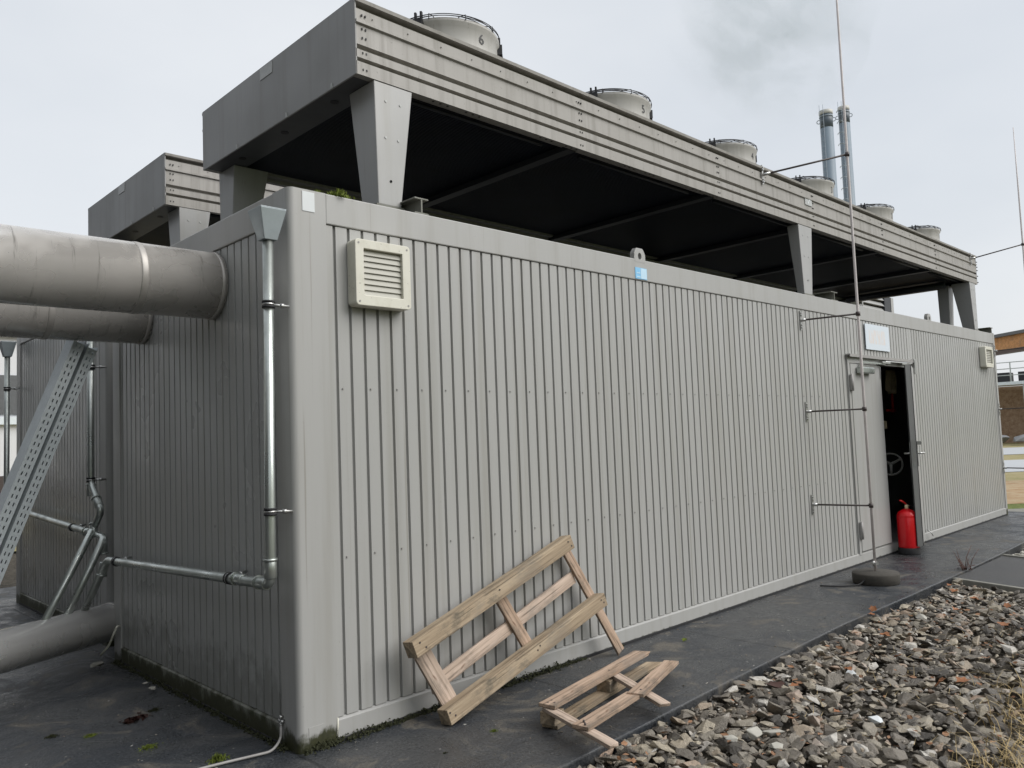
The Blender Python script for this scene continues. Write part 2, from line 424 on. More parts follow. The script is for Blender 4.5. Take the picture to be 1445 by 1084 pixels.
def container(x0, y0, W, L, label, door=True):
    H = 2.9; ZB = .122; ZT = 2.733
    t = thing('plant_container', label, 'container building', (x0, y0, 0))
    F = lambda s, d, z: (x0 + s, y0 + d, z)            # front face
    Lf = lambda s, d, z: (x0 + d, y0 + s, z)           # left end face
    Bk = lambda s, d, z: (x0 + s, y0 + W - d, z)       # back face
    Rt = lambda s, d, z: (x0 + L - d, y0 + s, z)       # right end face
    cx, cy = .222, .172
    for fn in (lambda a, b, z: (x0 + a, y0 + b, z), lambda a, b, z: (x0 + L - a * .42, y0 + b, z),
               lambda a, b, z: (x0 + a, y0 + W - b, z), lambda a, b, z: (x0 + L - a * .42, y0 + W - b, z)):
        mb = MB(); post(mb, cx, cy, H, fn)
        o = mb.build('corner_post', 'paint', t, bevel=.004)
    xr = L - cx * .42
    for fn, a, b in ((F, cx, xr), (Bk, cx, xr), (Lf, cy, W - cy), (Rt, cy, W - cy)):
        mb = MB(); mb.prism([(0, ZT), (.012, ZT - .0), (.06, ZT), (.06, H), (0, H)], lambda d, z, s: fn(s, d + .001, z), a + .0005, b - .0005)
        mb.build('top_rail', 'paint', t, bevel=.006)
        mb = MB(); mb.prism([(0, .0), (0, ZB - .012), (.018, ZB), (.06, ZB), (.06, 0)], lambda d, z, s: fn(s, d + .001, z), a + .0005, b - .0005)
        mb.build('bottom_rail', 'rail_mossy' if fn is Lf else 'rail_front', t, bevel=.003)
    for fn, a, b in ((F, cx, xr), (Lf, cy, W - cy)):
        mb = MB(); mb.prism([(-.004, .0), (-.004, .016), (-.0005, .02), (-.0005, .0)], lambda d, z, s: fn(s, d, z), a + .01, b - .01); mb.build('base_shadow_strip', 'gap', t)  # black strip painted in for the shadow line along the wall foot
    def panel(fn, segs, phase):
        mb = MB(); gs = []
        for a, b, z0, z1 in segs: gs += corr(mb, a, b, z0, z1, fn, phase)
        mb.build('wall_panel', 'panel_mossy' if fn is Lf else 'panel', t)
        return gs
    if door: segs = [(cx + .002, 6.78, ZB + .002, ZT - .004), (6.785, 8.735, 2.305, ZT - .004), (8.74, xr - .002, ZB + .002, ZT - .004)]
    else: segs = [(cx + .002, xr - .002, ZB + .002, ZT - .004)]
    gs = panel(F, segs, .277)
    panel(Bk, [(cx + .002, xr - .002, ZB + .002, ZT - .004)], .277)
    panel(Lf, [(cy + .002, W - cy - .002, ZB + .002, ZT - .004)], .21)
    panel(Rt, [(cy + .002, W - cy - .002, ZB + .002, ZT - .004)], .21)
    if door:
        mb = MB()   # sheet-metal screws on the crests, three rows
        for i in range(0, 66):
            for z in (.94, 1.84):
                s = .277 + PITCH * i + .03
                if i % 2 == 0 and s < 6.7: mb.piece().box((x0 + s - .004, y0 + .004, z - .004), (x0 + s + .004, y0 + .0105, z + .004))
        mb.build('panel_screws', 'rod', t)
    mb = MB(); mb.box((x0 + .07, y0 + .07, H - .06), (x0 + L - .07, y0 + W - .07, H - .02)); mb.build('roof', 'pave', t)
    mb = MB(); mb.box((x0 + .07, y0 + .07, .03), (x0 + L - .07, y0 + W - .07, .1)); mb.build('floor', 'rod', t)
    return t

front = container(0, 0, 2.76, 12.5, 'long grey corrugated plant container in front, with open door and pallets against it')
back = container(.1, 3.2, 2.95, 12.5, 'second grey corrugated container standing behind the first, seen only by its left end', False)

# stickers, lug plates, vents on the front container
mb = MB(); mb.box((.080, -.003, 2.782), (.153, .0005, 2.888)); mb.build('blank_plate', 'white', front)
mb = MB(); mb.box((.054, -.002, .022), (.142, .0005, .119)); mb.build('cover_plate', 'paint', front)
for x in (3.04, 9.53):
    mb = MB()
    pts = [(-.075, -.03), (.075, -.03), (.07, .045), (.04, .085), (-.04, .085), (-.07, .045)]
    out = []; inn = []
    for k in range(24):
        a = 2 * math.pi * k / 24; d = Vector((math.cos(a), math.sin(a)))
        best = 9
        for i in range(6):
            p, q = Vector(pts[i]), Vector(pts[(i + 1) % 6]); e = q - p
            den = d.x * e.y - d.y * e.x
            if abs(den) > 1e-6:
                tt = ((p.x) * e.y - (p.y - .02) * e.x) / den; uu = ((p.x) * d.y - (p.y - .02) * d.x) / den
                if tt > 0 and -.001 <= uu <= 1.001: best = min(best, tt)
        out.append((d.x * best, .02 + d.y * best)); inn.append((d.x * .022, .02 + d.y * .027))
    mb.ring(out, inn, lambda a, b, t: (x + a, t, 2.905 + b), .0 , .045)
    mb.build('lifting_lug', 'paint', front, bevel=.003)
mb = MB(); mb.box((2.968, -.003, 2.742), (3.118, .0005, 2.832)); st = mb.build('sticker', 'blue', front); tag(st, 'faded pale blue sticker under lifting lug')
mb = MB(); mb.box((3.036, -.0045, 2.746), (3.114, -.0032, 2.828)); mb.box((2.985, -.0045, 2.752), (3.03, -.0032, 2.762)); mb.box((2.985, -.0045, 2.785), (3.03, -.0032, 2.793)); mb.build('sticker_print', 'bluepale', st)
def vent(x0, x1, z0, z1, par):
    fy = -.078
    mb = MB(); b = .055
    mb.ring(rrect(x0, x1, z0, z1, .022), rrect(x0 + b, x1 - b, z0 + b + .004, z1 - b + .004, .004), lambda a, c, t: (a, t, c), fy, .006)
    fr = mb.build('vent_frame', 'cream', par, bevel=.004)
    mb = MB(); n = 8; h = (z1 - z0 - 2 * b) / n
    for k in range(n):
        z = z0 + b + .004 + k * h
        mb.prism([(fy + .016, z), (fy + .021, z - .002), (fy + .032, z + h * 1.12), (fy + .028, z + h * 1.12)], lambda y, zz, x: (x, y, zz), x0 + b - .002, x1 - b + .002)
    mb.build('louvre', 'louvre', fr)
    mb = MB(); mb.box((x0 + .03, fy + .05, z0 + .03), (x1 - .03, fy + .055, z1 - .03)); mb.build('backing', 'gap', fr)
    mb = MB()
    for x in (x0 + .022, x1 - .022):
        for z in (z0 + .022, z1 - .022):
            mb.piece().tube([(x, fy - .002, z), (x, fy + .003, z)], .006, 10)
    mb.build('screw', 'rod', fr)
vent(.352, .722, 2.292, 2.66, front)
vent(11.655, 12.06, 2.33, 2.652, front)
# drip streaks and hook by the door
mb = MB(); mb.tube(fillet([(8.86, -.002, .16), (8.87, -.05, .12), (8.90, -.06, .075), (8.93, -.05, .085)], .02), .006, 8); mb.build('door_hook', 'zinc', front)
# white-yellow weathered sealant strip beside the corner post
mb = MB(); mb.tube([(.2225, -.001, .125), (.220, -.002, .08), (.214, -.001, .035)], [.004, .006, .003], 6); mb.build('sealant', 'cream', front)

# door
mb = MB()
mb.box((6.786, -.004, .10), (6.842, .075, 2.30)); mb.box((8.668, -.004, .10), (8.734, .075, 2.30)); mb.box((6.843, -.003, 2.222), (8.667, .075, 2.299)); mb.box((6.843, .012, .095), (8.667, .075, .118))
fr = mb.build('door_frame', 'paint', front, bevel=.003)
mb = MB(); mb.box((6.76, -.045, 2.302), (8.76, .0, 2.318)); mb.box((6.76, -.048, 2.285), (8.76, -.043, 2.318)); mb.build('drip_cap', 'rod', front)
mb = MB(); mb.box((6.848, -.008, .135), (7.690, .042, 2.215)); d1 = mb.build('door_leaf', 'paint', front, bevel=.003); tag(d1, 'closed grey door leaf')
mb = MB()
for z in (.46, .28): pass
for z0 in (.275, 1.905):
    mb = MB(); mb.tube([(6.818, -.028, z0), (6.818, -.028, z0 + .19)], .017, 12); mb.box((6.80, -.03, z0 + .01), (6.87, -.009, z0 + .18)); mb.build('hinge', 'rod', d1)
mb = MB(); mb.box((7.66, -.018, 2.06), (7.675, -.009, 2.2)); mb.build('latch_bar', 'zinc', d1)
mb = MB(); mb.box((6.98, -.075, 2.105), (7.36, -.012, 2.178)); dc = mb.build('door_closer', 'galvbright', front, bevel=.012)
mb = MB(); mb.box((7.05, -.055, 2.178), (7.09, -.03, 2.225)); mb.box((7.05, -.06, 2.225), (7.72, -.042, 2.242)); mb.build('closer_arm', 'galvbright', dc)
mb = MB()
mb.tube([(7.75, -.05, 2.262), (8.62, -.045, 2.272)], .012, 8); mb.box((7.62, -.07, 2.235), (7.86, -.02, 2.262)); mb.box((8.25, -.065, 2.245), (8.40, -.02, 2.268)); mb.box((8.68, -.06, 2.14), (8.73, -.004, 2.33))
mb.build('closer_rail', 'zinc', front, bevel=.003)
# open leaf, hinged at the right jamb and swung out 17.5 degrees
A = R(17.3); hx, hy = 8.664, -.012
MT = Matrix.Translation((hx, hy, 0)) @ Matrix.Rotation(A, 4, 'Z') @ Matrix.Scale(-1, 4, (1, 0, 0))   # local x runs from hinge to free edge
mb = MB(); mb.box((.0, -.03, .10), (.955, .028, 2.212), MT)
d2 = mb.build('door_leaf', 'paint', front, bevel=.004); tag(d2, 'open grey door leaf seen edge-on')
mb = MB(); mb.box((.9555, -.014, 1.02), (.9585, .012, 1.32), MT); mb.build('lock_plate', 'zinc', d2)
mb = MB(); mb.box((.945, -.036, .11), (.957, -.0305, 2.2), MT); mb.box((.945, .0285, .11), (.957, .034, 2.2), MT); mb.build('door_seal', 'gap', d2)
for s in (-1, 1):
    mb = MB(); y0 = -.031 if s < 0 else .029
    ya, yb = (y0 - .012, y0) if s < 0 else (y0, y0 + .012)
    mb.box((.80, ya, 1.0), (.935, yb, 1.30), MT) if s > 0 else mb.box((.86, ya, 1.02), (.92, yb, 1.28), MT)
    yo = y0 + s * .06
    mb.tube([MT @ Vector((.89, y0, 1.17)), MT @ Vector((.89, yo, 1.17))], .011, 10)
    mb.tube([MT @ Vector((.895, yo, 1.17)), MT @ Vector((.775, yo + s * .015, 1.17))], .011, 10)
    if s < 0: mb.box((.85, y0 - .055, 1.27), (.93, y0 - .002, 1.31), MT)
    mb.build('door_handle', 'zinc', d2)

# ------------------------------------------------------------------ coolers
def cooler(x0, y0, D, label, numbers, plaque=True):
    L = 11.85; z0, z1 = 3.7245, 4.19; h = z1 - z0
    t = thing('dry_cooler', label, 'cooling unit', (x0, y0, 2.9))
    pr = [(0, 0), (0, .17), (.03, .185), (.03, .215), (.0, .225), (.0, .33), (.032, .345), (.032, .385), (.002, .40), (.004, .66), (-.012, .675), (-.012, .71), (.006, .72), (.006, .87), (.012, .885), (.045, .90), (.045, .945), (-.012, .95), (-.016, .995), (.01, 1.0), (.12, 1.0), (.12, .06), (.05, .055), (.05, 0.)]
    for sgn, yy in ((1, y0), (-1, y0 + D)):
        mb = MB(); mb.prism([(d, z0 + f * h) for d, f in pr], lambda d, z, s: (s, yy + sgn * d, z), x0 + .004, x0 + L - .004)
        mb.build('side_panel', 'cooler', t)
    for sgn, xx in ((1, x0), (-1, x0 + L)):
        mb = MB()
        mb.box((min(xx, xx + sgn * .012), y0 + .0, z0 - .003), (max(xx, xx + sgn * .012), y0 + D, z1 + .004))
        mb.build('end_panel', 'cooler_end', t, bevel=.004)
        mb = MB(); xa, xb = sorted((xx + sgn * .013, xx + sgn * .23))
        mb.box((xa, y0 + .052, z0 + .001), (xb, y0 + D - .052, z0 + .008)); mb.build('end_flange', 'flange', t)
        mb = MB()
        for f in (.2, .5, .8):
            yy = y0 + D * f; mb.piece().tube([(xx + sgn * .12, yy, z0 + .0015), (xx + sgn * .12, yy, z0 - .0015)], .028, 14)
        mb.build('drain_hole', 'black', t)
        mb = MB()
        for f in (.12, .38, .72):
            yy = y0 + D * f; mb.piece().box((xx - .006 if sgn > 0 else xx + .0, yy, z0 - .003), (xx if sgn > 0 else xx + .006, yy + .015, z0 + .03))
        mb.build('clip', 'foil', t)
    mb = MB(); mb.box((x0 + .02, y0 + .121, z1 - .03), (x0 + L - .02, y0 + D - .121, z1 - .006)); mb.build('top_deck', 'cooler', t)
    mb = MB(); mb.box((x0 + .02, y0 + .121, z0 + .05), (x0 + L - .02, y0 + D - .121, z0 + .14))
    n = 90
    for k in range(n):
        yy = y0 + .14 + (D - .28) * k / n; mb.box((x0 + .25, yy, z0 + .042), (x0 + L - .25, yy + .006, z0 + .0505))
    mb.build('coil', 'coil', t)
    for k in range(6):
        xa = x0 + L * k / 6
        mb = MB(); mb.tube([(xa + .2, y0 + .16, z0 + .02), (xa + 1.75, y0 + .16, z0 + .02)], .014, 8); mb.build('header_pipe', 'coilpipe', t)
    mb = MB(); mb.tube([(x0 + L - .62, y0 + .3, z0 - .03), (x0 + L - .62, y0 + D - .3, z0 - .03)], .055, 14); mb.build('header_pipe', 'coilpipe', t)
    for k in range(11):
        mb = MB()
        for j in range(6): mb.piece().tube([(x0 + .6 + 1.0 * k + j * .06 + (.1 if j > 2 else 0), y0 + .027, z0 - .0015), (x0 + .6 + 1.0 * k + j * .06 + (.1 if j > 2 else 0), y0 + .027, z0 + .002)], .009, 8)
        mb.build('rail_hole', 'black', t)
    for k in range(1, 6):
        x = x0 + L * k / 6
        mb = MB(); mb.box((x - .045, y0 + .052, z0 - .004), (x + .045, y0 + D - .052, z0 + .04)); mb.build('cross_beam', 'beamdark', t)
    # legs: tapered folded channels
    def leg(xt0, xt1, xb0, xb1, front, yt=.27, yb=.17):
        for s in (0,):
            mb = MB(); zz = 2.965
            if front: f = lambda d: y0 + .004 + d
            else: f = lambda d: y0 + D - .004 - d
            bot = [(xb0, f(0), zz), (xb1, f(0), zz), (xb1, f(yb), zz), (xb0, f(yb), zz)]
            top = [(xt0, f(0), z0 - .002), (xt1, f(0), z0 - .002), (xt1, f(yt), z0 - .002), (xt0, f(yt), z0 - .002)]
            mb.hexa(bot, top); lg = mb.build('leg', 'legpaint', t, bevel=.005)
            mb = MB()
            for fz in (.2, .55, .85):
                for fx in ((.3, .7) if front else (.5,)):
                    zc = zz + (z0 - zz) * fz; xa = xb0 + (xt0 - xb0) * fz; xc = xb1 + (xt1 - xb1) * fz
                    x = xa + (xc - xa) * (fx if fz > .5 else .5); y = f(0)
                    mb.piece().tube([(x, y - .004 if front else y + .004, zc), (x, y, zc)], .008, 8)
            mb.build('bolt', 'foil', lg)
            mb = MB(); mb.box((xb0 - .02, min(f(-.01), f(yb + .02)), 2.9), (xb1 + .02, max(f(-.01), f(yb + .02)), 2.964)); mb.build('foot_plate', 'ibeam', lg)
    mb = MB(); mb.hexa([(x0 + L - .32, y0 + .36, 2.9), (x0 + L - .15, y0 + .36, 2.9), (x0 + L - .15, y0 + .50, 2.9), (x0 + L - .32, y0 + .50, 2.9)], [(x0 + L - .36, y0 + .33, z0 - .002), (x0 + L - .12, y0 + .33, z0 - .002), (x0 + L - .12, y0 + .50, z0 - .002), (x0 + L - .36, y0 + .50, z0 - .002)]); mb.build('leg', 'legpaint', t, bevel=.005)
    for fr in (True, False):
        leg(x0 + .127, x0 + .414, x0 + .138, x0 + .305, fr)
        leg(x0 + 5.60, x0 + 5.92, x0 + 5.65, x0 + 5.84, fr, .13, .08)
        leg(x0 + L - .414, x0 + L - .127, x0 + L - .305, x0 + L - .138, fr)
    mb = MB()
    for k in range(44):
        x = x0 + .13 + k * .267
        for f in (.80,): mb.piece().tube([(x, y0 - .002, z0 + f * h), (x, y0 + .008, z0 + f * h)], .0042, 6)
    mb.build('panel_bolts', 'rod', t)
    mb = MB()
    for k in range(7):
        x = x0 + .012 + k * 1.9723 * .999
        mb.piece()
        for dx in (.035, .06):
            for f in (.06, .28, .48, .6, .78): mb.box((x + dx, y0 - .004, z0 + f * h), (x + dx + .007, y0 + .008, z0 + f * h + .012))
    mb.build('rivets', 'black', t)
    mb = MB(); mb.box((x0 - .004, y0 + 1.015, 4.10), (x0 - .0005, y0 + 1.19, 4.18)); mb.build('name_plate', 'foil', t)
    if plaque:
        mb = MB(); mb.box((6.325, y0 - .006, 3.967), (6.49, y0 + .003, 4.06)); lb = mb.build('label_plate', 'foil', t); tag(lb, 'grey label plate with pale round mark')
        mb = MB()
        for dz, r in ((.018, .016), (-.012, .014)): mb.piece().tube([(6.41 + dz, y0 - .0075, 4.012 + dz), (6.41 + dz, y0 - .006, 4.012 + dz)], r, 14)
        mb.build('label_mark', 'white', lb)
    # fans
    yc = y0 + .55; zt = 4.475; rings = []
    for i, num in enumerate(numbers):
        c = Vector((x0 + 1.15 + 1.894 * i, yc, z1 - .02)); q = zt - c.z
        if i == 0:
            mb = MB(); mb.lathe([(.40, q), (.395, q), (.385, q * .9), (.385, .01), (.405, .01), (.405, q * .15), (.395, q * .2), (.395, q * .86), (.412, q * .93), (.412, q), (.40, q)], c, 56)
            r0 = mb.build('fan_ring', 'ring', t, org=c)
            r0.location = c - BASE[t.name]
            mb = MB()
            for rr, zz in ((.418, .012), (.415, .03), (.385, .05), (.345, .062), (.30, .072), (.25, .08), (.20, .086), (.15, .09), (.10, .092)): mb.torus((c.x, c.y, c.z + q + zz * .8), rr, .003, 56, 5)
            for k in range(10):
                a = 2 * math.pi * k / 10; e = Vector((math.cos(a), math.sin(a), 0))
                mb.tube([c + e * .418 + Vector((0, 0, q - .01)), c + e * .415 + Vector((0, 0, q + .03)), c + e * .3 + Vector((0, 0, q + .072)), c + e * .1 + Vector((0, 0, q + .092))], .0035, 5)
            mb.build('fan_guard', 'black', r0, org=c)
            mb = MB(); mb.lathe([(.0, q - .16), (.12, q - .16), (.12, q - .02), (.0, q - .01)], c, 24)
            for k in range(5):
                a = 2 * math.pi * k / 5; e = Vector((math.cos(a), math.sin(a), 0)); g = Vector((-e.y, e.x, .5)) * .07
                p0 = c + e * .11 + Vector((0, 0, q - .1)); p1 = c + e * .37 + Vector((0, 0, q - .1))
                mb.add([p0 - g * .6, p1 - g, p1 + g, p0 + g * .6], [(0, 1, 2, 3)])
            mb.build('fan_rotor', 'black', r0, org=c, recalc=False)
            for a in (R(205), R(322), R(80)):
                e = Vector((math.cos(a), math.sin(a), 0)); g = Vector((-e.y, e.x, 0)); up = Vector((0, 0, 1))
                mb = MB()
                Mx = Matrix(((e.x, g.x, 0, c.x), (e.y, g.y, 0, c.y), (0, 0, 1, c.z), (0, 0, 0, 1)))
                mb.box((.395, -.035, q - .075), (.432, .035, q + .0), Mx)
                for dg in (-.022, .022): mb.box((.40, dg - .007, q), (.42, dg + .007, q + .055), Mx)
                mb.tube([Mx @ Vector((.425, .0, q - .06)), Mx @ Vector((.436, .01, q - .15)), Mx @ Vector((.415, .02, q - .26))], .012, 8)
                mb.build('fan_bracket', 'black', r0, org=c)
            ring = r0
        else:
            r0 = copy_tree(ring, t); r0.location = c - BASE[t.name]
        rings.append((r0, c, num))
    for i, (r0, c, num) in enumerate(rings):
        vs, fs = text_mesh(num, .105)
        mb = MB(); a0 = R(272 + (3 if i else 0)); rr = .3992
        vv = []
        for v in vs:
            a = a0 + v.x / rr; vv.append(c + Vector((rr * math.cos(a), rr * math.sin(a), (.20 + v.y))))
        mb.add(vv, fs); mb.build('fan_number', 'black', r0, org=c)
    return t
cool1 = cooler(.5423, .1533, 2.166, 'big grey ribbed dry cooler with numbered round fans above the front container', '654321')
cool2 = cooler(.64, 3.36, 2.166, 'second grey dry cooler behind and left, on the rear container', '654321', False)

t = thing('slatted_unit', 'slatted grey cooling unit glimpsed under the far end of the front cooler', 'cooling unit', (15.3, 3.3, 0))
mb = MB()
for k in range(9):
    z = 3.3 + k * .13; mb.prism([(3.30, z), (3.36, z + .09), (3.40, z + .09), (3.40, z)], lambda y, zz, x: (x, y, zz), 13.4, 16.9)
mb.build('louvre', 'legpaint', t)
mb = MB(); mb.box((13.4, 3.41, 3.2), (16.9, 5.3, 4.48)); mb.build('housing', 'beamdark', t)
for x in (14.2, 15.6): mb = MB(); mb.box((x, 3.285, 3.25), (x + .05, 3.299, 4.46)); mb.build('mullion', 'legpaint', t)
mb = MB(); mb.box((16.905, 3.3, 0), (17.25, 3.65, 4.5)); mb.build('post', 'beamdark', t)
mb = MB(); mb.box((17.30, 3.3, 0), (17.45, 3.45, 4.45)); mb.build('post', 'legpaint', t)
mb = MB(); mb.box((13.4, 3.3, 0), (13.6, 3.5, 3.199)); mb.build('post', 'legpaint', t)
# steel beams on the roof
def ibeam(x, w, y0, y1, label, zb=2.901, h=.1):
    t = thing('steel_beam', label, 'steel beam', (x, y0, zb), 'steel beams under the front cooler')
    mb = MB(); f = .010
    mb.box((x - w / 2, y0, zb), (x + w / 2, y1, zb + f)); mb.box((x - w / 2, y0, zb + h - f), (x + w / 2, y1, zb + h)); mb.build('flange', 'ibeam', t, bevel=.002)
    mb = MB(); mb.box((x - .005, y0, zb + f), (x + .005, y1, zb + h - f)); mb.build('web', 'ibeam', t)
    return t
ibeam(.89, .105, .012, 2.70, 'mossy steel roof beam beside the nearest front leg of the cooler')
ibeam(6.60, .16, .012, 2.70, 'steel roof beam beside the middle leg of the front cooler')
ibeam(12.42, .16, .012, 2.70, 'steel roof beam at the far right corner of the front container')

# ------------------------------------------------------------------ clad pipes on the left
def duct(label, y, z, r, x1, joints):
    t = thing('clad_pipe', label, 'pipe', (0, y, z), 'large clad pipes entering the front container')
    mb = MB(); mb.tube([(.004, y, z), (x1, y, z)], r, 64); mb.build('cladding', 'steel', t)
    mb = MB(); mb.tube([(-.004, y, z), (-.03, y, z)], r + .004, 64); mb.build('collar', 'bead', t)
    for xj in joints:
        mb = MB(); mb.tube([(xj - .02, y, z), (xj - .012, y, z), (xj, y, z), (xj + .012, y, z), (xj + .02, y, z)], [r + .0005, r + .002, r + .0035, r + .002, r + .0005], 64); mb.build('joint_bead', 'bead', t)
    return t
duct('upper and larger looking stained steel pipe entering the container at roof height', .93, 2.52, .2, -6.59, (-.46, -2.2, -4.0, -5.8))
duct('stained steel pipe just below and behind the nearest big one', 2.10, 2.5, .2, -6.59, (-.62, -2.4, -4.2, -6.0))
cdir = Vector((-.912, -.41, 0)); c0 = Vector((.0, 2.85, .265)) - cdir * .25
t = thing('collector_pipe', 'shiny low steel pipe near the ground, taking the three drain pipes', 'pipe', (0, 2.85, .265))
mb = MB(); mb.tube([c0, c0 + cdir * 4.5], .14, 48); lp = mb.build('cladding', 'steel_clean', t)
mb = MB(); q = c0 + cdir * .245; mb.tube([q, q + cdir * .012], .1435, 48); mb.build('end_trim', 'band', lp)
for k in range(1):
    q = c0 + cdir * (2.6 + 2.2 * k); mb = MB(); mb.box((q.x - .09, q.y - .12, 0), (q.x + .09, q.y + .12, .135)); mb.build('support', 'concrete', t, bevel=.01)
mb = MB(); mb.tube(fillet([(-.004, 2.60, .27), (-.03, 2.58, .275), (-.05, 2.60, .21), (-.06, 2.66, .13), (-.10, 2.72, .06)], .03), .008, 8); mb.build('sensor_cable', 'cream', t)

# ------------------------------------------------------------------ drain pipes
def clamp(mbs, p, axis, r, wall):
    p = Vector(p); axis = Vector(axis).normalized()
    for dz in (-.013, .013): mbs[0].tube([p + axis * (dz - .006), p + axis * (dz + .006)], r + .006, 16)
    mbs[1].tube([p + axis * -.006, p + axis * .006], r + .0045, 16)
    mbs[1].tube([p, Vector(wall)], .008, 8)
    mbs[1].tube([p.lerp(Vector(wall), .55), p.lerp(Vector(wall), .75)], .013, 8)
def collar(mb, p, axis, r, w=.05):
    p = Vector(p); axis = Vector(axis).normalized()
    mb.tube([p - axis * w, p - axis * w * .9, p + axis * w * .9, p + axis * w], [r + .001, r + .005, r + .005, r + .001], 20)
    mb.tube([p + axis * w * .75, p + axis * w], r + .010, 20)
def drain(label, hop, pts, clamps, collars, r=.027):
    b = pts[0]
    t = thing('drain_pipe', label, 'drain pipe', (b[0], b[1], 0), 'galvanised rainwater pipes on the container ends')
    mb = MB(); mb.tube(fillet(pts, .055, 6), r, 20); pp = mb.build('pipe', 'galvbright', t)
    mb = MB()
    for p, ax in collars: mb.piece(); collar(mb, p, ax, r)
    mb.build('coupling', 'galvbright', pp)
    m2 = [MB(), MB()]
    for p, ax, w in clamps: m2[0].piece(); m2[1].piece(); clamp(m2, p, ax, r, w)
    m2[0].build('clamp_rubber', 'rubber', pp); m2[1].build('clamp', 'zinc', pp)
    if hop:
        x, y, z = hop; mb = MB()
        w, w2 = .072, .036
        bot = [(x - w2, y - w2, z), (x + w2, y - w2, z), (x + w2, y + w2, z), (x - w2, y + w2, z)]
        top = [(x - w, y - w, z + .155), (x + w, y - w, z + .155), (x + w, y + w, z + .155), (x - w, y + w, z + .155)]
        mb.hexa(bot, top)
        mb.hexa([(p[0], p[1], z + .155) for p in top], [(p[0], p[1], z + .16) for p in top])
        mb.build('hopper', 'hopper', t, bevel=.004)
    return t
def on_coll(s): return Vector((0, 2.85, .265)) + cdir * s + Vector((0, 0, .12))
eA = on_coll(.22); eC = on_coll(.36); eB = on_coll(.535)
drain('near drain pipe with blue grey hopper, dropping beside the front corner and running left', (-.10, .038, 2.60),
      [(-.1, .035, 2.62), (-.1, .075, .85), (-.1, 2.56, .765), tuple(eA)],
      [((-.1, .042, 2.27), (0, 0, 1), (-.002, -.0 + .01, 2.262)), ((-.1, .062, 1.215), (0, 0, 1), (-.002, .02, 1.21)), ((-.1, .54, .835), (0, 1, 0), (0, .54, .86)), ((-.1, 2.36, .772), (0, 1, 0), (0, 2.36, .79))],
      [((-.1, .42, .842), (0, 1, 0)), ((-.1, .073, .93), (0, 0, 1)), ((-.1, .16, .848), (0, 1, 0)), ((-.115, 2.6, .70), (-.1, .1, -.6))])
drain('drain pipe down the second container\'s near post, ending leftmost on the low pipe', (.0, 3.255, 2.60),
      [(.0, 3.26, 2.62), (.0, 3.27, 1.30), (.0, 3.02, 1.09), (.0, 3.19, .955), tuple(eB)],
      [((.0, 3.262, 2.24), (0, 0, 1), (.1, 3.21, 2.24)), ((.0, 3.27, 1.33), (0, 0, 1), (.1, 3.22, 1.33))],
      [((.0, 3.27, 1.25), (0, 0, 1)), ((.0, 3.10, 1.155), (0, .25, .21)), ((-.01, 3.17, .94), (.1, .2, .6))])
drain('drain pipe from the second container\'s far hopper, middle of the three on the low pipe', (.0, 6.06, 2.60),
      [(.0, 6.06, 2.6), (.0, 6.08, 1.02), (.0, 2.94, .895), tuple(eC)],
      [((.0, 6.065, 2.26), (0, 0, 1), (.1, 6.0, 2.26)), ((.0, 3.75, .925), (0, 1, 0), (.1, 3.75, .94))],
      [((.0, 3.35, .912), (0, 1, 0)), ((-.015, 2.93, .82), (.05, .05, -.6))])

# perforated strut leaning under the pipes
t = thing('steel_strut', 'perforated galvanised double channel strut leaning up under the big pipes', 'steel strut', (-1.27, 2.17, 0))
top = Vector((-.392, 2.17, 2.325)); bot = Vector((-1.11, 2.17, .43)); axd = (top - bot); Ls = axd.length; axd.normalize()
fn_ = Vector((.20, -.98, 0)); fn_ = (fn_ - axd * fn_.dot(axd)).normalized(); sd = axd.cross(fn_).normalized() * -1
if sd.x < 0: sd = -sd
def lp3(a, b, l): return bot + sd * a + fn_ * b + axd * l     # a across the face, b towards the viewer, l along
def perf(mb, a0, a1, b, th=.003):
    # plate with two rows of real slots
    w = a1 - a0; xs = [a0, a0 + w * .24, a0 + w * .36, a0 + w * .64, a0 + w * .76, a1]
    n = int(Ls / .05)
    for k in range(n):
        l0 = k * .05; ls = [l0, l0 + .012, l0 + .036, l0 + .05]
        for i in range(5):
            for j in range(3):
                if j == 1 and i in (1, 3): continue
                mb.add([lp3(xs[i], b, ls[j]), lp3(xs[i + 1], b, ls[j]), lp3(xs[i + 1], b, ls[j + 1]), lp3(xs[i], b, ls[j + 1])], [(0, 1, 2, 3)])
def slab(mb, a0, a1, b0, b1):
    mb.hexa([lp3(a0, b0, 0), lp3(a1, b0, 0), lp3(a1, b1, 0), lp3(a0, b1, 0)], [lp3(a0, b0, Ls), lp3(a1, b0, Ls), lp3(a1, b1, Ls), lp3(a0, b1, Ls)])
for a0, a1, b in ((-.02, .05, .0), (.088, .15, -.02)):
    mb = MB(); perf(mb, a0, a1, b); ch = mb.build('channel', 'galv', t, recalc=False)
    s = ch.modifiers.new('plate', 'SOLIDIFY'); s.thickness = .003; s.offset = 0
    mb = MB(); slab(mb, a0 - .003, a0 + .0, b - .115, b + .002); slab(mb, a1 + .0, a1 + .003, b - .115, b + .002); slab(mb, a0, a1, b - .115, b - .112); mb.build('channel_sides', 'galv', ch)
mb = MB(); slab(mb, .054, .084, -.10, -.085); mb.build('spacer', 'rubber', t)

